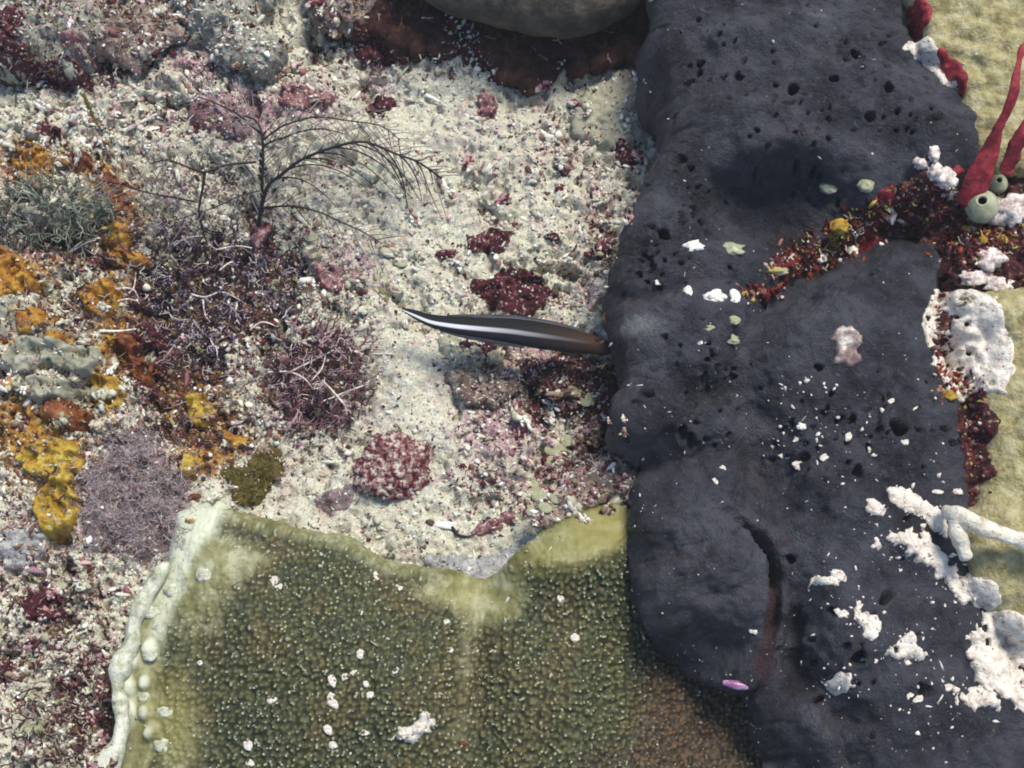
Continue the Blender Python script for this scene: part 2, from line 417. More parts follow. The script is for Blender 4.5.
# ------------------------------------------------------------------ masks painted on the ground as soft patches (px, py, rx, ry, strength)
RED = [(60,20,80,50,.42),(150,60,50,40,.5),(330,60,40,30,.45),(350,300,60,40,.42),(560,150,60,60,.42),(600,230,30,50,.55),(450,70,50,20,.45),(480,480,60,40,.5),(560,470,60,40,.55),(300,230,40,30,.5),(175,375,50,36,1.0),(140,290,20,40,.9),(45,400,40,16,.7),(210,440,50,16,.8),(90,255,40,14,.8),(90,600,26,50,.5),(130,330,30,70,.6),(190,430,60,20,.7),(240,110,60,22,.5),(170,115,40,16,.45),(20,260,50,14,.5),(110,250,30,14,.6),(60,600,60,80,.45),(520,400,60,60,.5),(600,440,40,60,.6),(400,40,40,30,.6),(120,40,60,30,.55),(12,15,18,22,.9),(8,50,16,22,.9),(40,74,46,10,1),(75,45,16,9,.7),(110,12,28,14,.5),(380,52,22,18,.8),(377,106,14,10,.7),(487,106,12,16,.8),(470,55,30,14,.7),
 (545,62,40,10,.6),(300,92,36,20,.45),(352,14,32,14,.8),(485,242,24,12,.6),(438,254,20,6,.55),(510,292,34,16,.75),(585,378,28,24,1),(552,395,34,22,.75),(478,358,26,16,.6),
 (525,428,40,22,.4),(500,522,30,7,.55),(590,496,44,14,.85),(622,475,18,30,.8),(632,155,18,14,.6),(565,165,9,14,.6),(555,238,14,8,.5),(602,250,22,8,.6),(570,205,20,14,.35),
 (155,345,26,34,.8),(42,606,28,20,.9),(90,690,46,60,.7),(5,672,10,12,1),(45,128,10,10,.9),(330,275,24,18,.6),(262,240,14,24,.9),(45,415,40,10,.7),(170,240,60,14,.5),
 (225,300,90,70,.5),(310,385,60,55,.8),(40,250,60,12,.6),(180,430,60,14,.6),(30,640,60,60,.35),(560,300,30,16,.5),(395,470,40,30,.4),(60,15,30,12,.3),(250,20,26,20,.4),(620,60,30,14,.5),(665,140,20,40,.5)]
ORG = [(122,225,24,70,.8),(115,340,34,50,.72),(190,395,44,34,.72),(35,430,55,50,.85),(30,330,50,30,.8),(200,455,40,20,.8),(30,165,34,24,.9),(110,215,26,50,.9),(20,160,34,30,.75),(85,165,40,14,.8),(150,320,22,40,.7),(30,270,40,30,.6),(100,400,50,40,.55),(50,470,60,50,.6),(210,420,40,40,.65),(170,400,30,40,.6),(60,345,60,20,.5),(20,150,20,16,.6),(20,180,24,10,.55),(105,190,22,40,.7),(125,250,22,30,.7),(30,320,34,16,.6),(65,345,14,10,.8),(105,385,20,26,.7),(195,410,22,26,.6),(40,450,40,20,.6),(150,350,16,60,.5),(235,440,24,12,.6),
 (100,160,30,8,.6),(60,90,10,4,.5),(90,300,20,30,.5),(180,480,30,14,.4),(230,60,14,10,.3)]
MAU = [(90,60,80,50,.6),(200,60,60,50,.6),(560,130,60,60,.45),(590,290,30,30,.6),(350,260,50,60,.55),(380,80,40,30,.5),(240,110,60,40,.8),(540,350,60,60,.6),(470,130,40,60,.45),(600,200,40,60,.5),(80,120,60,20,.45),(300,100,60,40,.65),(500,430,80,60,.6),(60,30,50,30,.4),(130,500,70,60,.8),(100,460,60,40,.5),(30,540,50,60,.55),(40,620,60,50,.45),(290,230,40,20,.4),(190,180,80,40,.45),(340,290,30,24,.45),(220,120,50,22,.35),(180,350,40,30,.3),(310,420,50,40,.4),(150,80,40,30,.35),(590,420,60,50,.4),(520,480,60,50,.3),(490,560,40,12,.4)]
SAND = [(410,400,60,110,1),(360,500,120,38,1),(450,130,110,60,.9),(430,240,80,60,.8),(540,200,70,60,.5),(600,110,50,50,1),(480,540,70,30,.8),(530,330,60,30,.5)]
DARK = [(95,290,70,120,.50),(190,410,70,50,.6),(50,610,46,60,.5),(200,120,60,22,.4),(25,200,40,50,.5),(60,470,60,40,.45),(80,60,60,30,.45),(610,250,24,60,.45),(480,370,40,20,.7),(300,290,60,40,.4),(225,290,96,66,1.1),(325,378,58,50,1.0),(190,360,60,40,.8),(95,705,44,56,.8),(60,232,62,18,.8),(150,320,24,70,.8),(575,375,56,26,.9),(45,76,70,12,.9),(115,30,46,36,.6),(180,425,60,20,.7),(30,650,46,30,.5),(100,150,30,12,.5),(590,440,30,40,.5),  # maroon detritus, and shade of gaps and hollows put into colour
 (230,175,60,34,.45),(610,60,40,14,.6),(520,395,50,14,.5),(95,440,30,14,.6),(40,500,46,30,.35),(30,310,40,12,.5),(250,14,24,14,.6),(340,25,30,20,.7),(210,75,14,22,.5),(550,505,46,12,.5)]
HOL = [(225,295,100,72),(320,385,62,60),(60,240,70,20),(100,700,60,60),(200,420,60,30),(45,72,70,18),(570,375,60,34),(150,300,40,90),(110,60,60,40),(25,600,60,60),(250,60,50,30)]
def blobsum(x, y, L, z=0.1):
    r = np.zeros(x.shape)
    for b in L:
        c = W(b[0], b[1], z); s = b[4] if len(b) > 4 else 1
        r = np.maximum(r, s * np.exp(-(((x - c[0]) / (b[2] / 100)) ** 2 + ((y - c[1]) / (b[3] / 100)) ** 2) * 0.8))
    return r

# ------------------------------------------------------------------ 1. seabed
def axis(lo, hi, step, far):
    core = np.arange(lo, hi + 1e-6, step)
    out = []; d = step * 2.2; p = hi + d
    while p < far:
        out.append(p); d *= 1.13; p += d
    out.append(far)
    out = np.array(out)
    return np.concatenate([lo - (out[::-1] - hi), core, out])
def ground_height(x, y):
    sand = blobsum(x, y, SAND); hol = blobsum(x, y, HOL)
    r = np.clip(1 - sand * 0.85, 0.12, 1)
    h = 0.22 * fbm(x * .55, y * .55, 3, 3) + 0.10 * fbm(x * 1.7, y * 1.7, 3, 11)
    rough = fbm(x * 4.5, y * 4.5, 4, 21)
    w1, w2, wi = worley(x * 5.2 + .8 * rough, y * 5.2 + .8 * fbm(x * 4, y * 4, 2, 31), 4)
    h += r * (0.10 * (0.6 - w1) + 0.11 * rough)
    w1b, w2b, wib = worley(x * 13 + 1.2 * rough, y * 13, 8)
    h += (0.02 + 0.07 * r) * (0.5 - w1b) * (0.4 + wib)
    w1c, w2c, wic = worley(x * 24, y * 24, 18)
    h += (0.012 + 0.03 * r) * (0.5 - w1c) * (0.3 + wic)
    h += (0.012 + 0.02 * r) * fbm(x * 30, y * 30, 3, 41)
    pit = sst(0.28, 0.55, fbm(x * 3.3 + 5, y * 3.3, 4, 51)) * r
    h -= 0.22 * pit
    pit2 = sst(0.25, 0.5, fbm(x * 9 + 5, y * 9, 3, 57)) * r
    h -= 0.13 * pit2
    h -= 0.20 * hol * (0.6 + 0.6 * rough)
    h += 0.35 * sst(-2.2, -5.5, x) * 0.6
    return h, r, pit
xs = axis(-6.3, 6.3, 0.0205, 220); ys = axis(-5.1, 5.9, 0.0205, 220)
GX, GY = np.meshgrid(xs, ys)
gx, gy = GX.ravel(), GY.ravel()
gh, grr, gpit = ground_height(gx, gy)
mk = np.stack([blobsum(gx, gy, RED), blobsum(gx, gy, ORG), blobsum(gx, gy, MAU), np.ones_like(gx)], -1)
far = sst(6, 9, np.maximum(abs(gx), abs(gy)))
amb = 0.5 + 0.5 * fbm(gx * .8, gy * .8, 3, 77)
mk[:, 0] = np.maximum(mk[:, 0], 0.22 + 0.35 * gpit); mk[:, 1] = np.maximum(mk[:, 1], 0.10); mk[:, 2] = np.maximum(mk[:, 2], 0.18 * grr + .05)
mk[:, 0] = np.maximum(mk[:, 0], far * .45 * amb); mk[:, 2] = np.maximum(mk[:, 2], far * .5 * (1 - amb))
gV = np.stack([gx, gy, gh], -1); gF = gridfaces(len(xs), len(ys))
obj('seabed', mesh('seabed', gV, gF, {'Mask': mk, 'TurfShade': np.maximum(grr, blobsum(gx, gy, DARK)), 'Dark': blobsum(gx, gy, DARK), 'Rub': grr * (0.35 + 0.65 * blobsum(gx, gy, HOL))}), M_ground, kind='structure')
splat(gV[(abs(gx) < 9) & (abs(gy) < 9)])
fillz()
ZG = ZM.copy()

# ------------------------------------------------------------------ pads: solid growths with rounded, overhanging rims
def pad(poly, znom, step, r, top, amax=2.2, edge_noise=0.05, en_scale=3.0, zs=1.0, disp=None, seed=0, rvar=0.0):
    P = smooth_poly(Wxy(poly, znom))
    x0, y0 = P.min(0) - .1; x1, y1 = P.max(0) + .1
    xs = np.arange(x0, x1, step); ys = np.arange(y0, y1, step)
    X, Y = np.meshgrid(xs, ys)
    d = sdf(X, Y, P)
    d = d + edge_noise * fbm(X * en_scale, Y * en_scale, 4, seed + 3) * 2
    dn = d.copy()
    for _ in range(2):      # gentle smoothing keeps the rim clean
        dn = (dn + np.roll(dn, 1, 0) + np.roll(dn, -1, 0) + np.roll(dn, 1, 1) + np.roll(dn, -1, 1)) / 5
    gy_, gx_ = np.gradient(dn, step)
    gl = np.hypot(gx_, gy_) + 1e-6; gx_ /= gl; gy_ /= gl
    rr = r * (1 + rvar * fbm(X * 1.1, Y * 1.1, 2, seed + 8)) if rvar else np.full(X.shape, r)
    a = np.clip(1 - d / rr, 0, 1) * amax
    sh = np.where(d < rr, (rr - d) - rr * np.sin(a), 0)
    Xn = X + gx_ * sh; Yn = Y + gy_ * sh
    Z = top(X, Y, d) - rr * (1 - np.cos(a)) * zs
    V = np.stack([Xn.ravel(), Yn.ravel(), Z.ravel()], -1)
    F = gridfaces(len(xs), len(ys))
    F = F[(d.ravel()[F] > 0).all(1)]
    V, F, dd, X0, Y0 = compact(V, F, d.ravel(), X.ravel(), Y.ravel())
    nn = vnormals(V, F)
    if disp is not None: V = V + nn * disp(V, dd, X0, Y0)[:, None]
    return V, F, dd, X0, Y0
def bumps(x, y, L, z):
    r = np.zeros(x.shape)
    for (px, py, rx, ry, a) in L:
        c = W(px, py, z)
        r += a * np.exp(-(((x - c[0]) / (rx / 100)) ** 2 + ((y - c[1]) / (ry / 100)) ** 2))
    return r

# ------------------------------------------------------------------ 2. slate sponges
PORES = [(808,10,3),(892,32,3),(840,45,3.4),(880,44,2.5),(853,59,4),(844,65,3),(878,76,5),(828,92,4),(788,101,5),(779,117,2.6),(787,115,2.6),(882,100,4),(865,126,4.5),(927,132,5),(917,73,3),(795,140,2.5),
 (823,151,2.6),(798,166,3),(815,169,3),(701,62,3.6),(700,72,3.2),(740,72,2.8),(692,166,2.5),(683,157,3.4),(696,204,4),(703,218,4.4),(719,217,4),(644,250,3.2),(683,214,3),(664,235,4.5),(696,237,3.5),(709,228,3),
 (639,272,2.8),(682,264,3),(646,398,4),(634,403,2.4),(697,415,3),(697,424,3),(682,433,4.4),(691,439,4.6),(719,409,3),(820,416,3),(834,425,4.4),(847,425,3.5),(873,436,3.6),(893,432,7.5),(914,433,3.8),(947,428,3.6),
 (955,442,4),(854,476,4),(793,422,3),(864,452,3.2),(804,458,4),(777,454,3),(884,597,6),(854,660,6),(842,648,3),(923,690,6),(873,269,2.6),(815,372,3),(672,300,2.6),(735,372,2.4),(760,20,2.5),(725,110,2.6),(900,560,3),
 (820,700,3),(870,735,3.5),(905,520,3),(790,560,3),(828,612,3),(720,30,2.5),(770,60,2.4),(905,110,2.6),(845,190,3),(664,340,2.6),(655,370,2.4)]
SPA = [(648,-160),(650,-40),(650,20),(638,48),(645,80),(662,108),(662,150),(640,190),(622,240),(606,285),(612,330),(616,360),(622,385),(610,415),(612,445),(640,470),(634,500),(630,545),(634,590),(650,626),(684,664),(735,690),
 (756,706),(760,740),(778,790),(790,960),(1000,960),(1120,830),(1060,720),(1015,660),(1005,600),(985,540),(975,480),(968,440),(962,390),(935,345),(942,300),(946,250),(950,215),(976,165),(968,120),(948,72),(914,42),(918,0),(920,-60),(925,-160),(780,-180)]
BA = [(700,90,70,90,.14),(760,40,60,50,.08),(652,82,24,40,-.60),(788,218,56,42,-.70),(850,110,60,50,.14),(690,330,50,70,.14),(650,420,40,40,.12),(690,565,50,60,.26),(640,462,26,16,-.12),(640,600,30,60,-.22),(700,655,60,26,-.34),(810,600,40,90,.12),(780,480,30,50,-.14),(720,300,60,20,-.10),(700,455,46,14,-.16),
      (660,250,14,60,.06),(745,25,40,14,-.10),(725,200,46,30,-.20),(930,150,30,30,.1),(800,60,20,12,.06),(745,130,34,20,.07),(600,350,30,30,-.12),
      (830,480,70,90,.12),(860,370,60,60,.14),(850,650,60,60,.10),(850,735,50,16,.10),(905,450,40,40,.08),(765,470,26,70,-.14),(745,410,26,50,-.10),(800,590,26,60,-.10),(680,390,30,16,-.10),(670,30,20,40,.08),(820,330,40,18,.10)]
def polyline_dist(x, y, pts, z):
    """distance to a polyline, signed side and running parameter 0..1"""
    q = curve_xy(Wxy(pts, z)); best = np.full(x.shape, 9.0); par = np.zeros(x.shape); side = np.zeros(x.shape)
    for i in range(len(q) - 1):
        a = q[i]; b = q[i + 1]; e = b - a; t = np.clip(((x - a[0]) * e[0] + (y - a[1]) * e[1]) / (e @ e + 1e-12), 0, 1)
        dx = x - a[0] - t * e[0]; dy = y - a[1] - t * e[1]; d = np.hypot(dx, dy); m = d < best
        best = np.where(m, d, best); par = np.where(m, (i + t) / (len(q) - 1), par); side = np.where(m, np.sign(e[0] * dy - e[1] * dx), side)
    return best, par, side
def curve_xy(c, n=5):
    out = []
    for i in range(len(c) - 1):
        a, b, d, e = c[max(i - 1, 0)], c[i], c[i + 1], c[min(i + 2, len(c) - 1)]
        for k in range(n):
            t = k / n; out.append(.5 * (2 * b + (d - a) * t + (2 * a - 5 * b + 4 * d - e) * t * t + (3 * b - a - 3 * d + e) * t ** 3))
    out.append(c[-1]); return np.array(out)
# folds: (points, width px, depth, asymmetry: the side left of the line stays gentle)
FOLDS = [([(975,205),(930,215),(885,222),(850,245),(815,268),(785,298),(755,330),(735,356)], 15, .46, 1.6, (1,1,1,1,.9,.6,.2)),
         ([(700,520),(732,520),(756,545),(770,580),(769,615),(766,650),(760,705)], 4.5, .42, 1.3, (0,.25,.9,1,.45,.1,.35)),
         ([(735,360),(738,400),(752,440),(756,480),(740,515)], 14, .13, 1.8, (.6,1,1,1,.6)),
         ([(612,447),(640,452),(672,466),(690,486)], 9, .13, 1.8, (1,1,.5,.0)),
         ([(770,700),(780,735),(800,765),(810,800)], 10, .24, 2.0, (.3,1,1,1)),
         ([(820,728),(850,722),(875,735),(900,760)], 6, .10, 2.0, (.2,1,.8,.2)),
         ([(720,180),(760,186),(800,180),(826,192)], 9, .14, 1.5, (.2,1,1,.6)),
         ([(655,110),(690,150),(735,172)], 12, .10, 1.5, (1,.7,.1)),
         ([(620,285),(650,300),(700,282),(760,300)], 9, .07, 1.5, (.3,1,.8,.2)),
         ([(740,10),(790,22),(830,14)], 6, .06, 1.5, (.2,1,.2)),
         ([(775,560),(795,610),(790,660),(800,700)], 9, .22, 1.6, (.1,.9,1,.3)), ([(790,650),(815,690),(840,740),(850,790)], 10, .18, 2.0, (.1,1,1,.6)),
         ([(665,395),(690,405),(720,398),(740,380)], 8, .12, 1.6, (.2,1,1,.2)), ([(640,520),(655,560),(650,610)], 8, .12, 1.6, (.2,1,.2)),
         ([(860,20),(880,60),(905,90)], 9, .10, 1.8, (.2,1,.2)), ([(690,20),(700,80),(690,130)], 14, .12, 1.6, (.3,1,.2)), ([(790,60),(840,75),(880,70)], 7, .07, 1.6, (.2,1,.2)),
         ([(640,625),(680,640),(720,650),(745,640)], 9, .16, 1.4, (.3,1,1,.3)), ([(800,470),(850,490),(900,480)], 9, .08, 1.8, (.2,1,.2)),
         ([(660,590),(700,600),(742,588)], 6, .05, 1.5, (.3,1,.5)), ([(655,545),(690,552),(725,545)], 6, .05, 1.5, (.3,1,.5))]
def folds(x, y, z=1.15):
    h = np.zeros(x.shape)
    wob = .03 * fbm(x * 5, y * 5, 2, 141)
    for pts, w, dep, asym, prof in FOLDS:
        d, p, sd_ = polyline_dist(x, y, pts, z)
        d = np.maximum(d + wob * (w / 12), 0)
        ww = w / 100 * np.where(sd_ > 0, asym, 1.0)
        h -= (1.0 if dep > .4 else 1.7) * dep * np.interp(p, np.linspace(0, 1, len(prof)), prof) * np.exp(-(d / ww) ** 2)
    return h
def terrace(x, y):
    d, p, sd_ = polyline_dist(x, y, [(660,165),(720,178),(780,186),(840,186),(905,190)], 1.2)
    u = d * sd_ + .05 * fbm(x * 3, y * 3, 3, 145)
    return .34 * sst(-.06, .22, u) * np.exp(-np.maximum(u, 0) / .9) * np.interp(p, [0, .25, .6, 1], [0, .7, 1, .6]) * (d < 4)
def topA(X, Y, d):
    return 1.10 + bumps(X, Y, BA, 1.15) + folds(X, Y) + terrace(X, Y) + 0.30 * (1 - np.exp(-np.maximum(d, 0) / .5)) + 0.20 * fbm(X * 1.5, Y * 1.5, 4, 101) + .10 * np.abs(fbm(X * 2.6, Y * 2.6, 4, 103))
g_ = np.random.default_rng(77)
cents = [(700,215),(790,110),(860,60),(690,430),(880,430),(800,440),(700,60),(800,165),(860,650),(720,370),(650,260),(900,120)]
for k in range(240):
    c = cents[g_.integers(len(cents))]; PORES.append((c[0] + g_.normal() * 26, c[1] + g_.normal() * 26, g_.uniform(1.5, 2.6)))
def pores(x, y, z):
    r = np.zeros(x.shape)
    for k, (px, py, pr) in enumerate(PORES):
        c = W(px, py, z); rr = pr / 100 * 1.05; an = k * 1.7; el = 1 + .28 * math.sin(k * 2.3)
        near = (abs(x - c[0]) < rr * 3.2) & (abs(y - c[1]) < rr * 3.2)
        if not near.any(): continue
        dx = x[near] - c[0]; dy = y[near] - c[1]
        u = dx * math.cos(an) + dy * math.sin(an); v = -dx * math.sin(an) + dy * math.cos(an)
        q = np.hypot(u * el, v / el) / rr + .12 * np.sin(3 * np.arctan2(v, u) + k)
        r[near] += -0.20 * min(pr / 3.4, 1.5) * (1 - sst(0.35, 1.15, q)) + (.018 if pr > 3.2 else .006) * np.exp(-((q - 1.45) / .4) ** 2)
    return r
def dispA(V, d, X0, Y0):
    x, y, z = V[:, 0], V[:, 1], V[:, 2]
    w = 0.060 * fbm(x * 4, y * 4, 4, 111, z=z * 4) + 0.016 * fbm(x * 16, y * 16, 3, 121, z=z * 16)
    w1, _, wi = worley(x * 12 + fbm(x * 5, y * 5, 2, 5), y * 12, 144)
    w += .012 * (.5 - w1) * wi
    wr = bumps(x, y, [(700, 560, 60, 60, 1.0), (790, 730, 30, 40, .7)], 1.2)
    n = np.sin((y * 15 - x * 5 + 5 * fbm(x * 3, y * 3, 3, 131)))
    w3, _, wj = worley(x * 9 + .5 * n, y * 22, 147)
    return w + wr * (0.016 * n + .035 * (.5 - w3)) + pores(x, y, 1.35)
def dustf(V, L, z):
    return bumps(V[:, 0], V[:, 1], L, z)
V, F, d, X0, Y0 = pad(SPA, 1.0, 0.0165, 0.32, topA, 2.5, 0.035, 2.6, 1.15, dispA, 1)
fluff = [(815,25,22,7,.8),(790,32,18,4,.5),(805,128,40,5,.5),(672,500,40,30,.2),(632,322,22,16,.8),(655,338,22,20,.55),(700,250,60,10,.35),(700,120,60,60,.15),(655,300,30,60,.15),(690,560,60,40,.2),(800,120,60,30,.15),
         (790,545,26,22,.35),(860,330,50,10,.25),(860,650,60,60,.12),(900,740,60,20,.25),(820,480,60,10,.25),(760,230,30,8,.3),(660,400,30,12,.3)]
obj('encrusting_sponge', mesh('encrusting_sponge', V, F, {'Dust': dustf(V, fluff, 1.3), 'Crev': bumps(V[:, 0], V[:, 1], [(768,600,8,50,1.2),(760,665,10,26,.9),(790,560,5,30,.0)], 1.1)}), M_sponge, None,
    'huge slate grey pored sponge filling the right half from top to bottom', 'sponge')
splat(V, F)

# ------------------------------------------------------------------ 3. craggy rock between and right of the sponges
def crag(seed, amp=0.10):
    def f(V, d, X0, Y0):
        n = fbm(V[:, 0] * 3.5, V[:, 1] * 3.5, 4, seed, z=V[:, 2] * 3.5)
        w1, w2, wi = worley(V[:, 0] * 8 + n * 2, V[:, 1] * 8, seed + 5)
        return amp * n * 1.2 + amp * 0.8 * (0.5 - w1) + .045 * (.5 - worley(V[:, 0] * 18 + n, V[:, 1] * 18, seed + 6)[0]) + 0.03 * fbm(V[:, 0] * 25, V[:, 1] * 25, 3, seed + 9)
    return f
RK = [(915,215),(935,190),(958,190),(985,130),(1060,120),(1150,200),(1150,500),(1120,720),(1040,740),(1000,640),(975,560),(950,470),(950,400),(938,330),(940,262)]
V, F, d, X0, Y0 = pad(RK, 1.0, 0.018, 0.22, lambda X, Y, d: 1.05 + 0.2 * (1 - np.exp(-np.maximum(d, 0) / .3)) + 0.12 * fbm(X * 2, Y * 2, 3, 301), 2.2, 0.07, 4, 1.0, crag(311, .14), 3)
redrock = mottled('red_crusted_rock', [(0.30, (.010, .004, .005)), (0.45, (.045, .010, .012)), (0.54, (.12, .022, .025)), (0.62, (.24, .13, .10)), (0.72, (.55, .50, .42))], 11, 0.6, 0.3, 1.0, 26, 0.06, (.45, .38, .16), 20, 0.64)
obj('reef_rock', mesh('reef_rock', V, F), redrock, None, 'craggy red crusted rock between the slate sponge and the beige coral', 'rock')
splat(V, F)

def worl(x, y):
    wx = x + .012 * fbm(x * 9, y * 9, 2, 405); wy = y + .012 * fbm(x * 9, y * 9, 2, 407)
    return worley(wx * 20.5, wy * 20.5, 44, .8)
# ------------------------------------------------------------------ 4. green star coral
GC = [(185,503),(215,505),(255,515),(300,528),(350,538),(390,560),(440,566),(490,574),(520,552),(560,525),(600,503),(628,500),(655,520),(690,600),(760,640),(830,760),(840,900),(600,960),(250,960),(80,860),(70,800),
      (100,762),(122,730),(112,690),(122,640),(135,602),(165,575),(172,535)]
BG = [(600,555,60,50,.22),(560,560,40,30,.12),(470,640,24,110,-.16),(490,590,24,20,-.12),(300,620,120,90,.16),(210,560,40,50,.10),(700,700,80,80,-.34),(400,700,60,50,.1),(560,680,60,60,.12)]
RIML = Wxy([(190,500),(173,540),(150,590),(135,620),(125,680),(130,720),(108,766),(60,850)], .4)
def topG(X, Y, d):
    f = 0.48 + bumps(X, Y, BG, .5) + 0.24 * (1 - np.exp(-np.maximum(d, 0) / .8)) + 0.05 * fbm(X * 1.3, Y * 1.3, 3, 401)
    return f
def edge_left(x, y):
    """distance to the pale left lip"""
    dd = np.full(x.shape, 9.0)
    for i in range(len(RIML) - 1):
        a = RIML[i]; b = RIML[i + 1]; e = b - a
        t = np.clip(((x - a[0]) * e[0] + (y - a[1]) * e[1]) / (e @ e), 0, 1)
        dd = np.minimum(dd, np.hypot(x - a[0] - t * e[0], y - a[1] - t * e[1]))
    return dd
def green_rim(x, y, d):
    top = sst(.30, .02, d) * (0.55 + .45 * sst(3.2, -2.2, x))
    left = sst(.60, .15, edge_left(x, y))
    pl = bumps(x, y, [(600,525,42,24,1.0),(560,550,40,18,.9),(500,600,30,30,.8),(450,590,50,18,.7),(465,660,18,50,.45),(200,580,50,70,.7),(180,740,40,60,.6),(460,735,20,20,.4),(255,560,50,20,.35)], .6)
    return np.clip(np.maximum(np.maximum(top * .8, left), pl), 0, 1.2)
def dispG(V, d, X0, Y0):
    w1, w2, wi = worl(X0, Y0)
    rim = np.clip(green_rim(X0, Y0, d), 0, 1)
    poly = (1 - rim * .85) * (0.030 * sst(.55, .08, w1) * (.25 + 1.3 * wi)) + .02 * fbm(X0 * 26, Y0 * 26, 2, 433) * (1 - rim)
    lf = sst(.55, .2, edge_left(X0, Y0))
    k1, k2, ki = worley(X0 * 4.5, Y0 * 3.6, 61)
    knob = lf * (0.07 * sst(.42, .10, k1) * (ki > .35))
    wav = 0.02 * lf * np.sin(Y0 * 9 + 3 * fbm(X0 * 2, Y0 * 2, 2, 63))
    return poly + knob + wav + 0.012 * fbm(X0 * 12, Y0 * 12, 3, 431)
V, F, d, X0, Y0 = pad(GC, .5, 0.0135, 0.15, topG, 2.6, 0.02, 2.5, 1.0, dispG, 4)
w1, w2, wi = worl(X0, Y0)
k1, k2, ki = worley(X0 * 4.5, Y0 * 3.6, 61)
el = edge_left(X0, Y0)
pale = sst(.20, .04, el) * .85 + sst(.5, .2, el) * sst(.42, .1, k1) * (ki > .35) * .8 + bumps(X0, Y0, [(196,522,26,24,1.5),(182,552,18,26,1.2),(172,590,16,30,.8),(160,640,14,30,.6)], .5)
coral = empty('star_coral', (-1.0, -2.6, .5), 'large olive green coral plate with tiny polyps and a pale lumpy left rim', 'coral')
child('plate', V, F, M_green, coral, {'Cell': sst(.70, .1, w1), 'CellId': wi, 'Rim': green_rim(X0, Y0, d), 'Pale': np.clip(pale, 0, 1), 'Yel': bumps(X0, Y0, [(600,532,40,24,1.0),(550,562,40,18,.8),(470,590,40,20,.5),(175,720,26,60,.7)], .5), 'ShadeBrown': bumps(X0, Y0, [(700,745,80,60,1.1),(662,650,30,60,.8),(590,760,70,20,.4),(470,735,16,16,.5),(460,650,10,30,.25)], .4)})
splat(V, F)
M_lip = mottled('pale_coral_lip', [(0.34, (.22, .22, .13)), (0.45, (.42, .43, .31)), (0.57, (.60, .61, .50)), (0.7, (.70, .70, .62))], 9, .55, .3, .6, 18, .05)
def lipdisp(V, d, X0, Y0):
    return .012 * np.sin(Y0 * 11 + 4 * fbm(X0 * 1.5, Y0 * 1.5, 2, 471)) + .022 * fbm(X0 * 5, Y0 * 5, 3, 473)
LP = [(166,560),(150,570),(136,592),(126,615),(122,640),(112,656),(106,684),(112,708),(110,735),(90,764),(60,840),(84,850),(118,775),(128,742),(129,716),(124,688),(130,664),(138,646),(140,622),(152,598),(164,576)]
V, F, d, X0, Y0 = pad(LP, .72, .012, .085, lambda X, Y, d: .74 + .06 * fbm(X * 2, Y * 2, 2, 475), 2.3, .012, 4, 1.1, lipdisp, 12)
child('lip', V, F, M_lip, coral); splat(V, F)

# ------------------------------------------------------------------ 5. beige corals on the right, brown ledge at top
def ridged(seed, amp=.03, k=26, slope=0.35):
    def f(V, d, X0, Y0):
        s = np.sin((Y0 + slope * X0) * k + 4 * fbm(X0 * 1.5, Y0 * 1.5, 3, seed)) * .5
        return amp * (s * .5 + fbm(X0 * 9, Y0 * 9, 4, seed + 4))
    return f
TR = [(918,-140),(912,-20),(925,20),(920,42),(942,58),(962,80),(965,100),(972,128),(985,150),(1010,165),(1080,160),(1180,60),(1150,-140)]
V, F, d, X0, Y0 = pad(TR, 1.5, 0.018, 0.14, lambda X, Y, d: 1.36 + .20 * (1 - np.exp(-np.maximum(d, 0) / .5)) + .06 * fbm(X, Y, 3, 501), 2.4, 0.045, 5, 1.0, ridged(511, .055), 5)
obj('plate_coral', mesh('plate_coral', V, F), M_beige, None, 'olive beige coral plate filling the top right corner behind the crimson fingers', 'coral', 'beige corals along the right edge')
splat(V, F)
MR = [(960,300),(985,290),(1040,285),(1150,300),(1160,480),(1120,640),(1060,650),(1010,625),(985,600),(965,560),(962,520),(985,480),(985,440),(975,400),(990,370),(985,335)]
V, F, d, X0, Y0 = pad(MR, 1.3, 0.018, 0.16, lambda X, Y, d: 1.32 + .26 * (1 - np.exp(-np.maximum(d, 0) / .4)) + .08 * fbm(X, Y, 3, 551), 2.3, 0.05, 4, 1.0, ridged(561, .05, 12, -.6), 6)
obj('boulder_coral', mesh('boulder_coral', V, F), M_beige, None, 'smooth beige coral at the right edge under the white forked branch', 'coral', 'beige corals along the right edge')
splat(V, F)
TL = [(392,-55),(405,-24),(425,-6),(455,10),(500,22),(540,28),(580,28),(618,14),(645,-6),(662,-26),(690,-60),(640,-170),(500,-200),(400,-150)]
V, F, d, X0, Y0 = pad(TL, .8, 0.02, 0.26, lambda X, Y, d: .98 + .25 * (1 - np.exp(-np.maximum(d, 0) / .5)) + .05 * fbm(X, Y, 3, 601), 2.3, 0.02, 2, 1.1,
     lambda V, d, X0, Y0: .02 * fbm(X0 * 6, Y0 * 6, 4, 611), 7)
obj('ledge_coral', mesh('ledge_coral', V, F), M_ledge, None, 'smooth brown overhanging coral at the top edge shading the sand', 'coral')
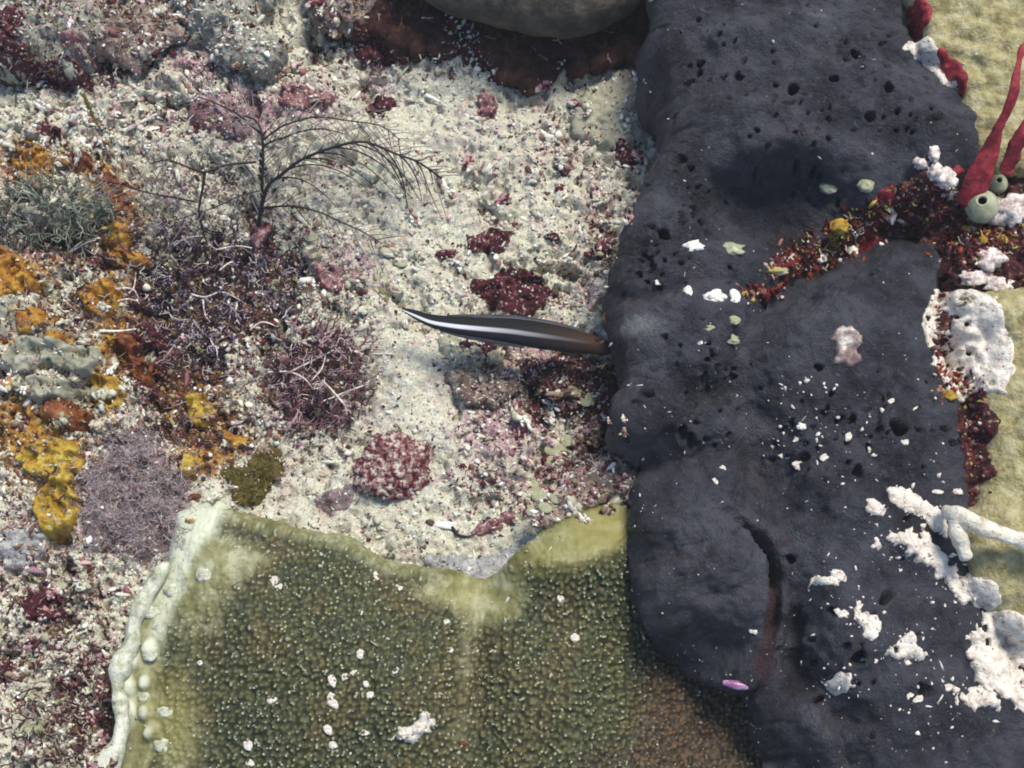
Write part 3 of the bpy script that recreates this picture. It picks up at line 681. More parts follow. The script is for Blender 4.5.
# dark cavity wall behind the ledge and beside the sponge
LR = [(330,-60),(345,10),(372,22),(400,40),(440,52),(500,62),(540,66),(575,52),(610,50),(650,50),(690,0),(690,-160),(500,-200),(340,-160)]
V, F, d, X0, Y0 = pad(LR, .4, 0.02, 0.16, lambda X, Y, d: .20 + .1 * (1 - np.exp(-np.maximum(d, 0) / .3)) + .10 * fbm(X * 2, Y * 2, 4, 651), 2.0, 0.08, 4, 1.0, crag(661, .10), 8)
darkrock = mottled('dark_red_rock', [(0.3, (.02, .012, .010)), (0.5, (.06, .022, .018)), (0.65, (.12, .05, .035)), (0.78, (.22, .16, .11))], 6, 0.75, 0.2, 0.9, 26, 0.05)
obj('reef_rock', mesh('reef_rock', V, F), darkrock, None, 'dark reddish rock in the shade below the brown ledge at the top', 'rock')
splat(V, F)

ZPADS = ZM.copy()
# ------------------------------------------------------------------ rocks on the seabed (pads with crags)
def rock(poly, z, h, mat, label, seed, r=.16, amp=.08, name='coral_rock', en=.06, smoothness=1, group=None, cat='rock'):
    P = Wxy(poly, z); c = P.mean(0); zb = float(np.median(SZ(P[:, 0], P[:, 1])))
    V, F, d, X0, Y0 = pad(poly, z, 0.02, r, lambda X, Y, d: zb + h + .5 * h * (1 - np.exp(-np.maximum(d, 0) / .25)) + .08 * fbm(X * 2.2, Y * 2.2, 3, seed), 2.1, en, 5, max(1.0, h / r), crag(seed + 7, amp), seed)
    o = obj(name, mesh(name, V, F), mat, None, label, cat, group); splat(V, F); return o
rock([(-60,-60),(-60,60),(10,66),(60,68),(92,50),(104,20),(95,-10),(110,-60),(20,-90)], .4, .40, M_rock, 'pale knobbly rock with a dark red underside in the top left corner', 700, .2, .11)
rock([(172,-40),(176,10),(196,40),(222,62),(262,66),(285,40),(262,14),(270,-40)], .3, .32, M_rock, 'cream knobbly rock at the top edge left of the brown ledge', 720, .18, .10)
rock([(182,100),(192,84),(215,80),(238,92),(252,110),(246,126),(222,126),(196,116)], .25, .16, M_pink, 'rounded pink rock just above the black feathery hydroid', 740, .10, .04, en=.03)
rock([(572,118),(580,90),(604,72),(632,62),(655,88),(664,120),(650,134),(610,134),(584,132)], .25, .10, M_slab, 'flat smooth grey slab against the left edge of the sponge', 760, .09, .02, name='rock_slab', en=.03)
rock([(438,336),(462,330),(498,344),(500,362),(478,368),(466,374),(450,360)], .2, .12, M_slab, 'small grey stone lying under the tail half of the striped fish', 780, .07, .03, name='stone', en=.025)
rock([(452,372),(470,362),(508,366),(520,384),(500,398),(470,396),(456,386)], .2, .10, M_brownrock, 'dark red brown stone below the striped fish', 790, .07, .06, name='stone', en=.04)
rock([(524,362),(560,352),(600,358),(622,378),(612,410),(580,416),(548,402),(530,386)], .25, .22, redrock, 'dark red crusted rock between fish and sponge', 800, .12, .09, en=.06)
rock([(60,2),(110,-10),(160,0),(180,30),(160,62),(120,58),(90,44)], .2, .12, M_brownrock, 'brown rubble covered rock between the two cream rocks at the top left', 810, .10, .12)
rock([(548,560),(540,540),(575,520),(610,505),(640,520),(640,480),(600,470),(560,492),(528,520)], .2, .08, M_brownrock, 'dark pinkish rock above the right lobe of the green coral', 820, .08, .05)
rock([(300,-40),(310,4),(336,18),(364,16),(380,-10),(360,-60)], .35, .2, M_brownrock, 'dark maroon rock at the top edge by the ledge', 830, .1, .09)
rock([(-50,300),(-50,345),(20,352),(60,340),(50,318),(10,302)], .2, .10, M_rock, 'pale rock at the left edge between orange algae', 840, .09, .07)
rock([(425,560),(450,556),(490,556),(515,546),(535,536),(540,552),(515,575),(490,590),(440,580)], .2, .05, M_blueg, 'blue grey sediment covered stone in the notch of the green coral', 850, .07, .02, name='stone', en=.03)
fillz()

# ------------------------------------------------------------------ crusts that follow what they grow on
def crust(name, poly, mat, label, cat, th=.05, step=.014, en=.04, ens=9, seed=0, r=.06, ruff=.02, group=None, z=None, lift=.0, parent=None):
    P = np.array(poly, float)
    Q = ON(P[:, 0], P[:, 1])
    zm = float(np.median(Q[:, 2])) if z is None else z
    P = smooth_poly(W(P[:, 0], P[:, 1], zm)[:, :2], 5)
    x0, y0 = P.min(0) - .05; x1, y1 = P.max(0) + .05
    xs = np.arange(x0, x1, step); ys = np.arange(y0, y1, step); X, Y = np.meshgrid(xs, ys)
    d = sdf(X, Y, P) + en * 2 * fbm(X * ens, Y * ens, 4, seed)
    t = np.clip(d / r, 0, 1)
    ruff = ruff * (.8 if ens == 13 else 1)
    Zs = SZ(X, Y)
    prof = np.sqrt(np.clip(1 - (1 - t) ** 2, 0, 1))
    Z = Zs - .03 + (th + .03) * prof + ruff * fbm(X * 12, Y * 12, 3, seed + 2) * t + lift * t
    V = np.stack([X.ravel(), Y.ravel(), Z.ravel()], -1); F = gridfaces(len(xs), len(ys))
    F = F[(d.ravel()[F] > 0).any(1)]
    V[:, 2] = np.where(d.ravel() <= 0, Zs.ravel() - .04, V[:, 2])
    V, F = compact(V, F)
    o = obj(name, mesh(name, V, F), mat, parent, label, cat, group)
    splat(V); return o
def ell(cx, cy, rx, ry, rot=0, n=9, jit=.18, seed=0):
    g = np.random.default_rng(seed + int(cx * 7 + cy))
    a = np.linspace(0, 2 * math.pi, n, endpoint=False); k = 1 + g.uniform(-jit, jit, n)
    x = rx * k * np.cos(a); y = ry * k * np.sin(a); c, s = math.cos(R(rot)), math.sin(R(rot))
    return [(cx + c * u - s * v, cy + s * u + c * v) for u, v in zip(x, y)]

# white crusts on the sponge
ZROCK = ZM.copy()
WG = 'white crusts on the right of the sponge'
crust('white_crust', [(886,492),(905,488),(925,498),(945,512),(952,530),(950,540),(935,530),(918,515),(895,508)], M_white, 'long white crust running down to the foot of the forked white branch', 'crust', .028, en=.03, seed=1, group=WG, ens=13)
crust('white_crust', ell(874,508,11,9), M_white, 'small white crust left of the long white crust', 'crust', .026, en=.03, seed=2, group=WG, ens=13)
crust('white_crust', [(880,530),(905,534),(930,538),(946,556),(965,575),(985,595),(990,606),(965,600),(940,575),(910,565),(895,548)], M_white, 'ragged white crust below the forked white branch', 'crust', .028, en=.05, seed=3, group=WG, ens=13)
crust('white_crust', ell(876,546,9,5), M_white, 'tiny white crust below the small round white crust', 'crust', .022, en=.03, seed=4, group=WG, ens=13)
crust('white_crust', [(852,612),(868,610),(878,622),(876,640),(866,638),(860,628),(846,620)], M_white, 'hooked white crust above the round white crust', 'crust', .026, en=.035, seed=5, group=WG, ens=13)
crust('white_crust', [(884,650),(898,646),(895,634),(912,632),(926,650),(922,664),(905,660)], M_white, 'two lobed white crust in the middle of the sponge', 'crust', .028, en=.04, seed=6, group=WG, ens=13)
crust('white_crust', ell(839,683,11,13), M_white, 'round white crust alone near the bottom of the sponge', 'crust', .028, en=.025, seed=7, group=WG, ens=13)
crust('white_crust', [(968,636),(985,622),(1000,612),(1030,625),(1100,640),(1120,720),(1040,715),(1010,700),(985,690),(970,662)], M_white, 'large white patch of dead coral at the lower right edge', 'crust', .045, en=.05, seed=8, r=.09, group=WG, ens=9)
crust('white_crust', [(950,698),(965,688),(985,682),(1000,694),(998,708),(970,708)], M_white, 'white crust tucked under the large white dead patch', 'crust', .035, en=.05, seed=9, group=WG, ens=13)
crust('white_crust', [(953,578),(962,570),(985,585),(998,602),(990,612),(968,598)], M_white, 'narrow white crust above the large white dead patch', 'crust', .028, en=.035, seed=10, group=WG, ens=13)
crust('white_crust', [(926,335),(932,300),(952,284),(975,290),(992,310),(1006,345),(1010,378),(990,398),(955,396),(930,372)], M_white, 'broad cream white crust between sponge and beige coral at right', 'crust', .04, en=.06, ens=8, seed=11, r=.06)
crust('white_crust', ell(826,580,12,5,10), M_white, 'small white crust at the left of the sponge', 'crust', .022, en=.03, seed=12, group=WG, ens=13)
crust('shell_fragment', [(834,330),(856,328),(862,345),(858,362),(838,362),(833,346)], mottled('brown_white_shell', [(0.35, (.16, .10, .10)), (0.5, (.30, .22, .20)), (0.62, (.7, .68, .6))], 6, .5, .3, .6, 26, .04), 'small brown and white shell plate standing on the sponge', 'shell', .05, en=.03, ens=14, seed=13)
crust('white_crust', [(902,46),(912,36),(926,44),(938,60),(950,78),(962,88),(956,94),(940,80),(926,64),(912,54)], M_white, 'thin cream edge crust between sponge and beige plate', 'crust', .026, en=.03, seed=21)
crust('red_crust', [(934,54),(946,52),(960,66),(968,90),(960,92),(950,74)], M_redf, 'red rimmed slit under the edge of the beige plate', 'crust', .05, en=.02, seed=22)
crust('red_crust', [(916,-5),(926,2),(934,14),(926,24),(918,14)], M_redf, 'small red crust on the rim of the beige plate at the top edge', 'crust', .026, en=.03, seed=23)
crust('red_crust', [(962,400),(978,392),(992,420),(988,450),(996,475),(972,484),(962,460),(958,430)], redrock, 'dark red crust strip between sponge and beige coral', 'crust', .028, en=.04, seed=14)
# crusts in the cleft
crust('red_crust', [(778,262),(798,250),(815,250),(822,262),(806,274),(785,278)], redrock, 'small red crust at the left end of the cleft in the sponge', 'crust', .05, en=.06, seed=15, ruff=.05)
crust('red_crust', [(818,238),(840,226),(856,232),(852,252),(836,262),(822,256)], redrock, 'red crust under the olive yellow knobbly crust in the cleft', 'crust', .026, en=.06, seed=19, ruff=.05)
crust('red_crust', [(858,222),(876,206),(888,212),(884,232),(866,246),(856,238)], M_redf, 'bright red crust in the middle of the cleft in the sponge', 'crust', .026, en=.05, seed=16, ruff=.05)
crust('red_crust', [(895,196),(925,186),(945,200),(938,220),(915,224),(900,214)], redrock, 'dark red crust beside the pinkish lumps in the cleft', 'crust', .08, en=.06, seed=17, ruff=.05)
crust('yellow_crust', ell(842,232,13,9,20), M_yellow, 'olive yellow knobbly crust in the cleft in the sponge', 'crust', .14, en=.06, seed=18, ruff=.06)
# red coralline patches on the sand
RG = 'dark red coralline crusts on the sand'
for i, (p, m_, lab, th) in enumerate([
    ([(472,286),(490,276),(512,272),(540,276),(552,292),(545,310),(520,318),(500,312),(480,300)], M_red, 'dark red crust just above the back of the striped fish', .09),
    ([(462,244),(480,230),(500,228),(510,240),(500,254),(480,254)], M_red, 'dark red crust on pale sand above the crust over the fish', .08),
    (ell(447,254,14,5,-10), M_red, 'thin dark red sliver left of the red crust on pale sand', .05),
    (ell(370,52,16,14), M_red, 'deep red crust at the shaded edge left of the brown ledge', .10),
    (ell(379,107,13,9), M_red, 'small round deep red crust on the bright sand near the hydroid', .07),
    (ell(487,107,11,14), M_pinkred, 'purplish red crust below the brown ledge', .08),
    (ell(38,72,44,9,6), M_red, 'dark red band under the pale corner rock', .05),
    (ell(8,50,14,16), M_red, 'dark red crust at the left edge under the corner rock', .08),
    (ell(12,20,14,12), M_red, 'dark red crust on the face of the corner rock', .06),
    (ell(627,155,14,12,30), M_red, 'dark red crust touching the sponge below the grey slab', .06),
    (ell(565,165,8,12), M_red, 'narrow red crust on the rubble left of the sponge', .06),
    (ell(600,250,18,7,-15), M_red, 'flat red crust against the left rim of the sponge', .06),
    (ell(42,607,24,18), M_red, 'clump of bright dark red crust in the rubble at lower left', .09),
    (ell(155,348,18,30), M_red, 'red crust below the purple branching clump', .07),
    (ell(555,239,11,6), M_red, 'small red crust right of centre on the sand', .05),
    (ell(52,132,9,8), M_red, 'small maroon crust in the upper left rubble', .05),
    (ell(262,238,10,20,10), M_pinkred, 'pinkish red holdfast crust at the foot of the black hydroid', .10),
    (ell(495,524,22,6,-20), M_pinkred, 'pink red sliver above the notch of the green coral', .06),
    (ell(330,277,20,15), M_pinkred, 'pink crust between the two branching clumps', .07),
    (ell(480,345,16,6), M_red, 'dark red crust on the stone under the fish', .05),
    (ell(5,672,9,12), M_red, 'dark maroon crust at the left edge of the lower rubble', .07),
    (ell(540,410,24,10,-20), M_red, 'red crust on the rubble left of the sponge below the fish', .07),
    (ell(300,98,28,14,10), M_pinkred, 'pinkish rubble crust above the arching hydroid stem', .07),
    (ell(72,42,12,7), M_pinkred, 'pink patch on the face of the corner rock', .05),
]):
    crust('coralline_crust', p, m_, lab, 'crust', th, en=.05, ens=8, seed=40 + i, ruff=.05, group=RG)

# orange, yellow and rust coloured lobed algae
OG = 'orange and yellow lobed algae at the left'
for i, (p, m_, lab, th) in enumerate([
    ([(-14,248),(12,250),(26,268),(38,284),(20,296),(-14,298)], M_orange, 'golden orange lobed alga cut by the left edge', .14),
    ([(80,298),(96,284),(112,280),(124,292),(118,310),(104,322),(90,314)], M_orange, 'pointed orange leaf beside the purple branching clump', .14),
    ([(14,315),(30,306),(50,316),(44,330),(22,334)], M_orange, 'flat orange alga between pale rubble near the left edge', .08),
    ([(48,410),(62,400),(78,406),(96,414),(88,426),(66,430),(50,424)], M_rust, 'rusty red lobed alga above the broad yellow one', .15),
    ([(16,462),(30,446),(56,438),(80,450),(84,468),(70,484),(50,480),(30,474)], M_yellow, 'broad golden yellow alga with a small hole', .12),
    ([(34,504),(50,486),(68,484),(82,506),(80,528),(58,540),(42,530)], M_yellow, 'olive yellow kidney shaped alga left of the mauve fuzz', .17),
    ([(100,180),(114,170),(126,192),(120,214),(104,206)], M_rust, 'brownish orange alga left of the hydroid stems', .07),
    ([(108,232),(124,226),(136,244),(126,256),(110,250)], M_orange, 'amber alga above the pointed orange leaf', .07),
    (ell(62,343,13,9), M_orange, 'small orange disc of alga in the left rubble', .08),
    ([(92,380),(108,372),(122,388),(122,408),(108,410),(96,400)], M_yellow, 'yellow brown alga right of the rusty one', .09),
    ([(184,400),(200,392),(214,400),(212,425),(196,428),(186,418)], M_yellow, 'yellow alga under the purple branching clump', .08),
    (ell(237,440,20,7,20), M_orange, 'narrow orange blade above the olive turf', .06),
    (ell(192,468,12,12), M_yellow, 'small yellow alga at the top right of the mauve fuzz', .09),
    (ell(100,470,10,7), M_rust, 'small orange brown alga in the mauve fuzz', .12),
    ([(6,150),(20,142),(40,148),(46,166),(22,174),(8,166)], M_orange, 'mottled orange alga near the left edge of the upper rubble', .07),
    (ell(85,167,22,9,10), M_rust, 'rust brown alga left of the hydroid', .07),
    (ell(8,386,14,10), M_orange, 'orange alga at the left edge below the grey leaf', .08),
    (ell(140,262,14,9), M_orange, 'orange brown alga above the pointed orange leaf', .08),
    (ell(190,520,6,6), M_yellow, 'tiny yellow tuft at the left lip of the green coral', .08),
    ([(118,330),(134,340),(150,360),(150,385),(136,380),(124,355)], M_rust, 'rust coloured blade below the pointed orange leaf', .07),
]):
    crust('lobed_alga', p, m_, lab, 'alga', th * .6, en=.03, ens=7, seed=90 + i, r=.04, ruff=.022, group=OG, lift=.03)
for i, (p, lab) in enumerate([
    ([(10,352),(34,340),(70,344),(100,346),(98,366),(80,376),(50,370),(20,376)], 'flat grey green leaf in the left rubble'),
    ([(18,214),(40,200),(66,206),(100,196),(112,214),(84,222),(60,232),(34,226)], 'grey green leaf above the golden orange alga'),
    ([(20,390),(60,380),(94,388),(80,400),(40,404)], 'grey green leaf above the rusty alga')]):
    crust('leafy_alga', p, M_greyleaf, lab, 'alga', .06, en=.035, ens=6, seed=120 + i, r=.04, ruff=.05, group='flat grey green leaves', lift=.03)
crust('lobed_alga', ell(22,548,30,20), M_blueg, 'pale bluish lilac sheet left of the mauve fuzz', 'alga', .06, en=.05, seed=130)
crust('leafy_alga', ell(42,700,16,10), M_disc, 'yellow green leaf in the lower left rubble', 'alga', .08, en=.04, seed=131, lift=.04)
crust('leafy_alga', ell(40,730,14,8), M_disc, 'second yellow green leaf, lower of the two in the rubble', 'alga', .08, en=.04, seed=132, lift=.04)
crust('coral_fragment', ell(417,728,18,8,-25), M_white, 'irregular white fragment lying on the green coral plate', 'fragment', .06, en=.05, seed=133)
crust('red_spot', ell(462,743,6,5), M_rust, 'small rust brown spot on the green coral plate', 'spot', .03, en=.01, seed=134)

# round red and white nodule on the sand
P = W(392, 466, .15)
def lump(c, rad, sq, seed, n=3, amp=.18, fr=2.2):
    import bmesh
    bm = bmesh.new(); bmesh.ops.create_icosphere(bm, subdivisions=n, radius=1)
    V = np.array([v.co[:] for v in bm.verts]); F = np.array([[v.index for v in f.verts] for f in bm.faces]); bm.free()
    k = 1 + amp * fbm(V[:, 0] * fr + seed, V[:, 1] * fr, 4, seed, z=V[:, 2] * fr)
    V = V * k[:, None] * rad * np.array(sq)
    return V, F
V, F = lump(None, 1, (1, 1, 1), 5, 6, .25, 2)
w1, w2, wi = worley(V[:, 0] * 4.5 + V[:, 2] * 2, V[:, 1] * 4.5 + V[:, 2], 9)
V = V * (1 + .16 * (.5 - w1) + .05 * fbm(V[:, 0] * 14, V[:, 1] * 14, 3, 4))[:, None] * np.array([.36, .33, .20])
zb = float(SZ(P[0], P[1]))
nod = mottled('red_white_nodule', [(0.34, (.03, .006, .010)), (0.45, (.12, .022, .032)), (0.52, (.30, .17, .16)), (0.60, (.62, .58, .50))], 15, .65, .2, .9, 26, .05)
obj('coralline_nodule', mesh('coralline_nodule', V + np.array([P[0], P[1], zb + .06]), F), nod, None, 'round red and cream knobbly nodule alone on the pale sand', 'nodule')
splat(V + np.array([P[0], P[1], zb + .06]))

# ------------------------------------------------------------------ tubes
def tube(pts, rad, n=6, flat=1.0, cap=True):
    pts = np.array(pts, float); m = len(pts); rad = np.asarray(rad, float) * np.ones(m)
    T = np.gradient(pts, axis=0); T /= np.linalg.norm(T, axis=1, keepdims=True) + 1e-9
    ref = np.array([0, 0, 1.0])
    A = np.cross(T, ref); bad = np.linalg.norm(A, axis=1) < .15
    A[bad] = np.cross(T[bad], np.array([1.0, 0, 0])); A /= np.linalg.norm(A, axis=1, keepdims=True)
    B = np.cross(A, T)
    a = np.linspace(0, 2 * math.pi, n, endpoint=False)
    V = pts[:, None, :] + rad[:, None, None] * (np.cos(a)[None, :, None] * A[:, None, :] + flat * np.sin(a)[None, :, None] * B[:, None, :])
    V = V.reshape(-1, 3); i = np.arange(m - 1)[:, None] * n; j = np.arange(n)[None, :]; k = (j + 1) % n
    F = np.stack([i + j, i + k, i + n + k, i + n + j], -1).reshape(-1, 4)
    if cap:
        V = np.vstack([V, pts[0] - T[0] * rad[0] * .5, pts[-1] + T[-1] * rad[-1] * .7]); c0 = m * n; c1 = c0 + 1
        jj = np.arange(n); kk = (jj + 1) % n
        F = np.vstack([F, np.stack([jj, np.full(n, c0), np.full(n, c0), kk], -1)[:, [3, 2, 0, 0]] * 0 + np.stack([kk, jj, np.full(n, c0), np.full(n, c0)], -1),
                       np.stack([(m - 1) * n + jj, (m - 1) * n + kk, np.full(n, c1), np.full(n, c1)], -1)])
    return V, F
def tris(F):
    """quads (some degenerate) -> triangles"""
    a = F[:, [0, 1, 2]]; b = F[:, [0, 2, 3]]; b = b[(b[:, 1] != b[:, 2]) & (b[:, 0] != b[:, 2])]
    return np.vstack([a, b])
def join(L):
    Vs, Fs, Cs = [], [], []; o = 0
    for it in L:
        V, F = it[0], it[1]; Vs.append(V); Fs.append(F + o); o += len(V)
        if len(it) > 2: Cs.append(np.tile(it[2], (len(V), 1)))
    return (np.vstack(Vs), np.vstack(Fs)) + ((np.vstack(Cs),) if Cs else ())
def curve(ctrl, n):
    c = np.array(ctrl, float); m = len(c)
    t = np.linspace(0, m - 1, n); i = np.clip(t.astype(int), 0, m - 2); u = (t - i)[:, None]
    p = lambda k: c[np.clip(k, 0, m - 1)]
    a, b, d, e = p(i - 1), p(i), p(i + 1), p(i + 2)
    return .5 * (2 * b + (d - a) * u + (2 * a - 5 * b + 4 * d - e) * u ** 2 + (3 * b - a - 3 * d + e) * u ** 3)
def px3(pts, off):
    """pixel points plus height above what lies below"""
    p = np.array(pts, float); off = np.asarray(off, float) * np.ones(len(p))
    q = ON(p[:, 0], p[:, 1]); return W(p[:, 0], p[:, 1], q[:, 2] + off)

# ------------------------------------------------------------------ forked white branch at right, crimson fingers
root = W(950, 514, 1.45)
t = empty('branch_coral', root, 'bare white forked coral branch reaching in from the right edge', 'coral')
z1 = 1.75
mp = [(946,512,1.50),(958,517,1.66),(980,526,1.74),(1006,535,1.74),(1030,545,1.74),(1062,560,1.70),(1100,585,1.62)]
pts = curve([W(a, b, c) for a, b, c in mp], 40)
rad = np.interp(np.linspace(0, 1, 40), [0, .12, .4, 1], [.05, .080, .068, .078])
V, F = tube(pts, rad, 16); V = V + vnormals(V, tris(F)) * (.05 * fbm(V[:, 0] * 8, V[:, 1] * 8, 4, 5, z=V[:, 2] * 9))[:, None]
child('branch', V, tris(F), M_cream, t)
pts = curve([W(957,520,1.66), W(959,535,1.63), W(963,548,1.58), W(966,556,1.54)], 16)
V, F = tube(pts, np.linspace(.075, .05, 16), 14); V = V + vnormals(V, tris(F)) * (.04 * fbm(V[:, 0] * 8, V[:, 1] * 9, 3, 6, z=V[:, 2] * 9))[:, None]
child('branch', V, tris(F), M_cream, t)

t = empty('finger_sponge', W(975, 195, 1.4), 'crimson sponge with two upright fingers at the right edge', 'sponge')
def finger(ctrl, r0, name, seed, flat=.45):
    pts = curve([W(a, b, c) for a, b, c in ctrl], 44)
    rad = np.interp(np.linspace(0, 1, 44), np.linspace(0, 1, len(r0)), r0)
    V, F = tube(pts, rad, 16, flat); F = tris(F)
    V = V + vnormals(V, F) * (.045 * fbm(V[:, 0] * 6, V[:, 1] * 6, 4, seed, z=V[:, 2] * 6))[:, None]
    child(name, V, F, M_redf, t)
finger([(968,204,1.36),(976,184,1.50),(989,150,1.70),(1001,124,1.90),(1013,98,2.05),(1017,72,2.14),(1023,46,2.20)], [.13,.115,.085,.052,.046,.040,.02], 'finger', 3)
finger([(1006,172,1.52),(1012,156,1.64),(1022,136,1.80),(1045,104,1.95)], [.08,.07,.06,.04], 'finger', 4)

# ------------------------------------------------------------------ tunicates
def tunicate(px, py, r, look, label):
    p = ON(px, py); c = W(px, py, p[2] + r * 1.1)
    e = empty('tunicate', c, label, 'tunicate', 'pale tunicates by the crimson fingers')
    prof = [(0.02, -.9), (.55, -.85), (.90, -.45), (1.0, .0), (.93, .35), (.74, .68), (.50, .86), (.40, .95), (.33, 1.02), (.27, .98), (.24, .85)]
    inner = [(.24, .86), (.22, .55), (.14, .35), (.01, .3)]
    rot = np.array(Vector(look).normalized().to_track_quat('Z', 'Y').to_matrix())
    def lathe(pr, n=28):
        a = np.linspace(0, 2 * math.pi, n, endpoint=False)
        q = np.array(pr)
        V = np.stack([q[:, 0][:, None] * np.cos(a), q[:, 0][:, None] * np.sin(a), q[:, 1][:, None] * np.ones(n)], -1).reshape(-1, 3)
        m = len(q); i = np.arange(m - 1)[:, None] * n; j = np.arange(n)[None, :]; k = (j + 1) % n
        return V, np.stack([i + j, i + k, i + n + k, i + n + j], -1).reshape(-1, 4)
    V, F = lathe(prof); V = V * (1 + .05 * fbm(V[:, 0] * 2 + px, V[:, 1] * 2, 3, 9))[:, None]
    V = V * r @ rot.T + c
    child('body', V, F, M_tun, e)
    V, F = lathe(inner); child('siphon', V * r @ rot.T + c, F, M_dark, e)
tunicate(982, 207, .155, (-.30, .05, 1), 'larger round pale green tunicate with a dark opening')
tunicate(997, 184, .10, (-.1, 0, 1), 'smaller pale tunicate with dark opening, just above the larger one')

# lumps: individual soft or hard knobs
def knob(name, px, py, rx, ry, mat, label, cat, seed=0, hz=.6, sink=.3, group=None, amp=.22, rot=0, n=3):
    p = ON(px, py); r = max(rx, ry) / 100
    V, F = lump(None, 1, (1, 1, 1), seed + int(px), max(n, 3), amp * 1.6, 2.2)
    V = V * (1 + amp * .5 * fbm(V[:, 0] * 6, V[:, 1] * 6, 3, seed, z=V[:, 2] * 6))[:, None]
    V = V * np.array([rx / 100, ry / 100, hz * min(rx, ry) / 100])
    a = R(rot); c_, s_ = math.cos(a), math.sin(a)
    V = np.stack([c_ * V[:, 0] - s_ * V[:, 1], s_ * V[:, 0] + c_ * V[:, 1], V[:, 2]], -1)
    o = obj(name, mesh(name, V, F), mat, None, label, cat, group)
    o.location = p + np.array([0, 0, hz * min(rx, ry) / 100 * (1 - sink)])
    return o
K = 'pinkish white lumps beside the tunicates'
for (px, py, rx, ry, lab) in [(1008,212,20,16,'pinkish white lump right of the larger tunicate'), (988,262,13,11,'purplish white lump below the larger tunicate'), (972,279,12,8,'small pinkish white lump above the cream crust'),
    (998,286,14,8,'pinkish lump above the beige coral at right'), (933,154,5,9,'top pale knob of the cluster at the right end of the cleft'), (921,165,8,6,'left pale knob of the cluster at the right end of the cleft'),
    (934,174,9,9,'middle pale knob of the cluster at the right end of the cleft'), (945,180,10,9,'right pale knob of the cluster at the right end of the cleft'), (948,193,7,7,'lowest pale knob of the cluster at the right end of the cleft')]:
    knob('white_lump', px, py, rx, ry, M_pinkw, lab, 'lump', 3, .7, .35, K, .5)
for (px, py, rx, ry, m_, lab) in [(828,189,9,7,M_tun,'pale green knob at the top of the cleft'),(865,187,8,6,M_tun,'second pale knob at the top of the cleft, right of the green one'),(819,259,7,6,M_shellw,'shiny white bead in the cleft in the sponge'),
    (778,272,10,4,M_tun,'flat pale chip at the left end of the cleft'),(852,252,6,5,M_shellw,'small white knob on the bright red crust'),(838,228,9,7,M_yellow,'yellow knob in the cleft'),(968,229,7,3,M_yellow,'yellow bead string below the larger tunicate'),
    (982,241,5,4,M_yellow,'small yellow bead under the larger tunicate'),(1002,240,6,4,M_yellow,'yellow bead near the right edge'),(955,172,8,5,M_redf,'small crimson knob beside the pale knob cluster'),(906,221,6,4,M_yellow,'yellowish rod on the upper lip of the sponge'),
    (890,214,5,12,M_pinkw,'pale curved piece in the cleft above the lower sponge'),(948,322,9,6,M_shellw,'bright white knob on the edge of the cream crust'),(948,396,8,5,M_yellow,'yellow knob on the right rim of the sponge')]:
    knob('knob', px, py, rx, ry, m_, lab, 'knob', 5, .8, .2, 'small knobs around the cleft', .3)
S = 'white shells and chips on the sponge'
for (px, py, rx, ry, rot, m_, lab) in [(692,247,9,5,0,M_shellw,'hazy white chip on the sponge, left of a pair'),(733,250,9,6,0,M_tun,'dull greenish chip on the sponge, right of a pair'),(688,292,4,5,0,M_shellw,'tiny white shell left of two larger shells'),
    (715,298,9,6,10,M_shellw,'larger white shell in the row of three on the sponge'),(734,298,5,7,0,M_shellw,'oval white shell, right end of the row of three'),(705,341,9,3,25,M_shellw,'slender white chip left of the yellow chips'),
    (713,329,8,3,5,M_disc,'pale yellow chip under the row of shells'),(734,321,5,4,0,M_disc,'small yellowish chip right of the row of shells'),(731,339,8,4,-20,M_disc,'brown yellow chip lowest under the row of shells'),(659,283,4,3,0,M_shellw,'tiny white grain left of the row of shells'),
    (802,427,4,3,0,M_shellw,'tiny white grain over the sponge pores')]:
    knob('shell_chip', px, py, rx, ry, m_, lab, 'shell', 7, .5, .35, S, .55, rot)
knob('shell', 736, 685, 13, 3.6, M_lilac, 'lilac snail shell in the gap at the foot of the sponges', 'shell', 2, .9, .0, None, .12, -10)
# white grains large enough to pick out on the sponge and green coral
for i, (px, py, rx, ry) in enumerate([(838,423,5,3),(848,437,4,3),(798,438,5,3),(799,466,6,4),(786,457,6,3),(825,457,5,3),(873,452,5,4),(890,402,5,2),(914,408,4,2),(905,442,3,3),(838,576,7,5),(842,614,6,4),(957,491,6,3),(938,492,5,2),
    (872,660,6,3),(880,672,5,3),(910,695,5,3),(918,700,5,3),(946,688,6,3),(858,606,4,3),(774,448,4,2),(752,629,5,3),(722,469,3,3),(716,482,4,2)]):
    knob('white_grain', px, py, rx, ry, M_white, LM(px, py, 'white grain stuck to the sponge'), 'grain', i, .3, .5, 'white grains on the sponge', .35, rng.uniform(-60, 60), 2)
for i, (px, py, rx, ry) in enumerate([(273,581,5,7),(281,588,8,4),(360,614,5,4),(375,577,5,6),(398,588,6,4),(360,654,4,5),(355,673,5,3),(345,677,4,4),(366,684,4,3),(370,695,4,4),(332,681,4,7),(331,697,5,5),(334,704,8,4),(272,699,4,6),
    (328,730,4,6),(333,745,5,4),(349,751,5,4),(395,671,5,3),(364,733,5,3),(446,622,4,5),(451,650,3,3),(575,638,5,5),(561,599,5,4),(200,663,3,3),(248,745,5,6),(509,600,4,3),(250,763,5,4)]):
    knob('white_grain', px, py, rx * .8, ry * .8, M_white, LM(px, py, 'bright white grain on the green coral'), 'grain', i + 50, .3, .4, 'white grains on the green coral', .35, rng.uniform(-60, 60), 2)
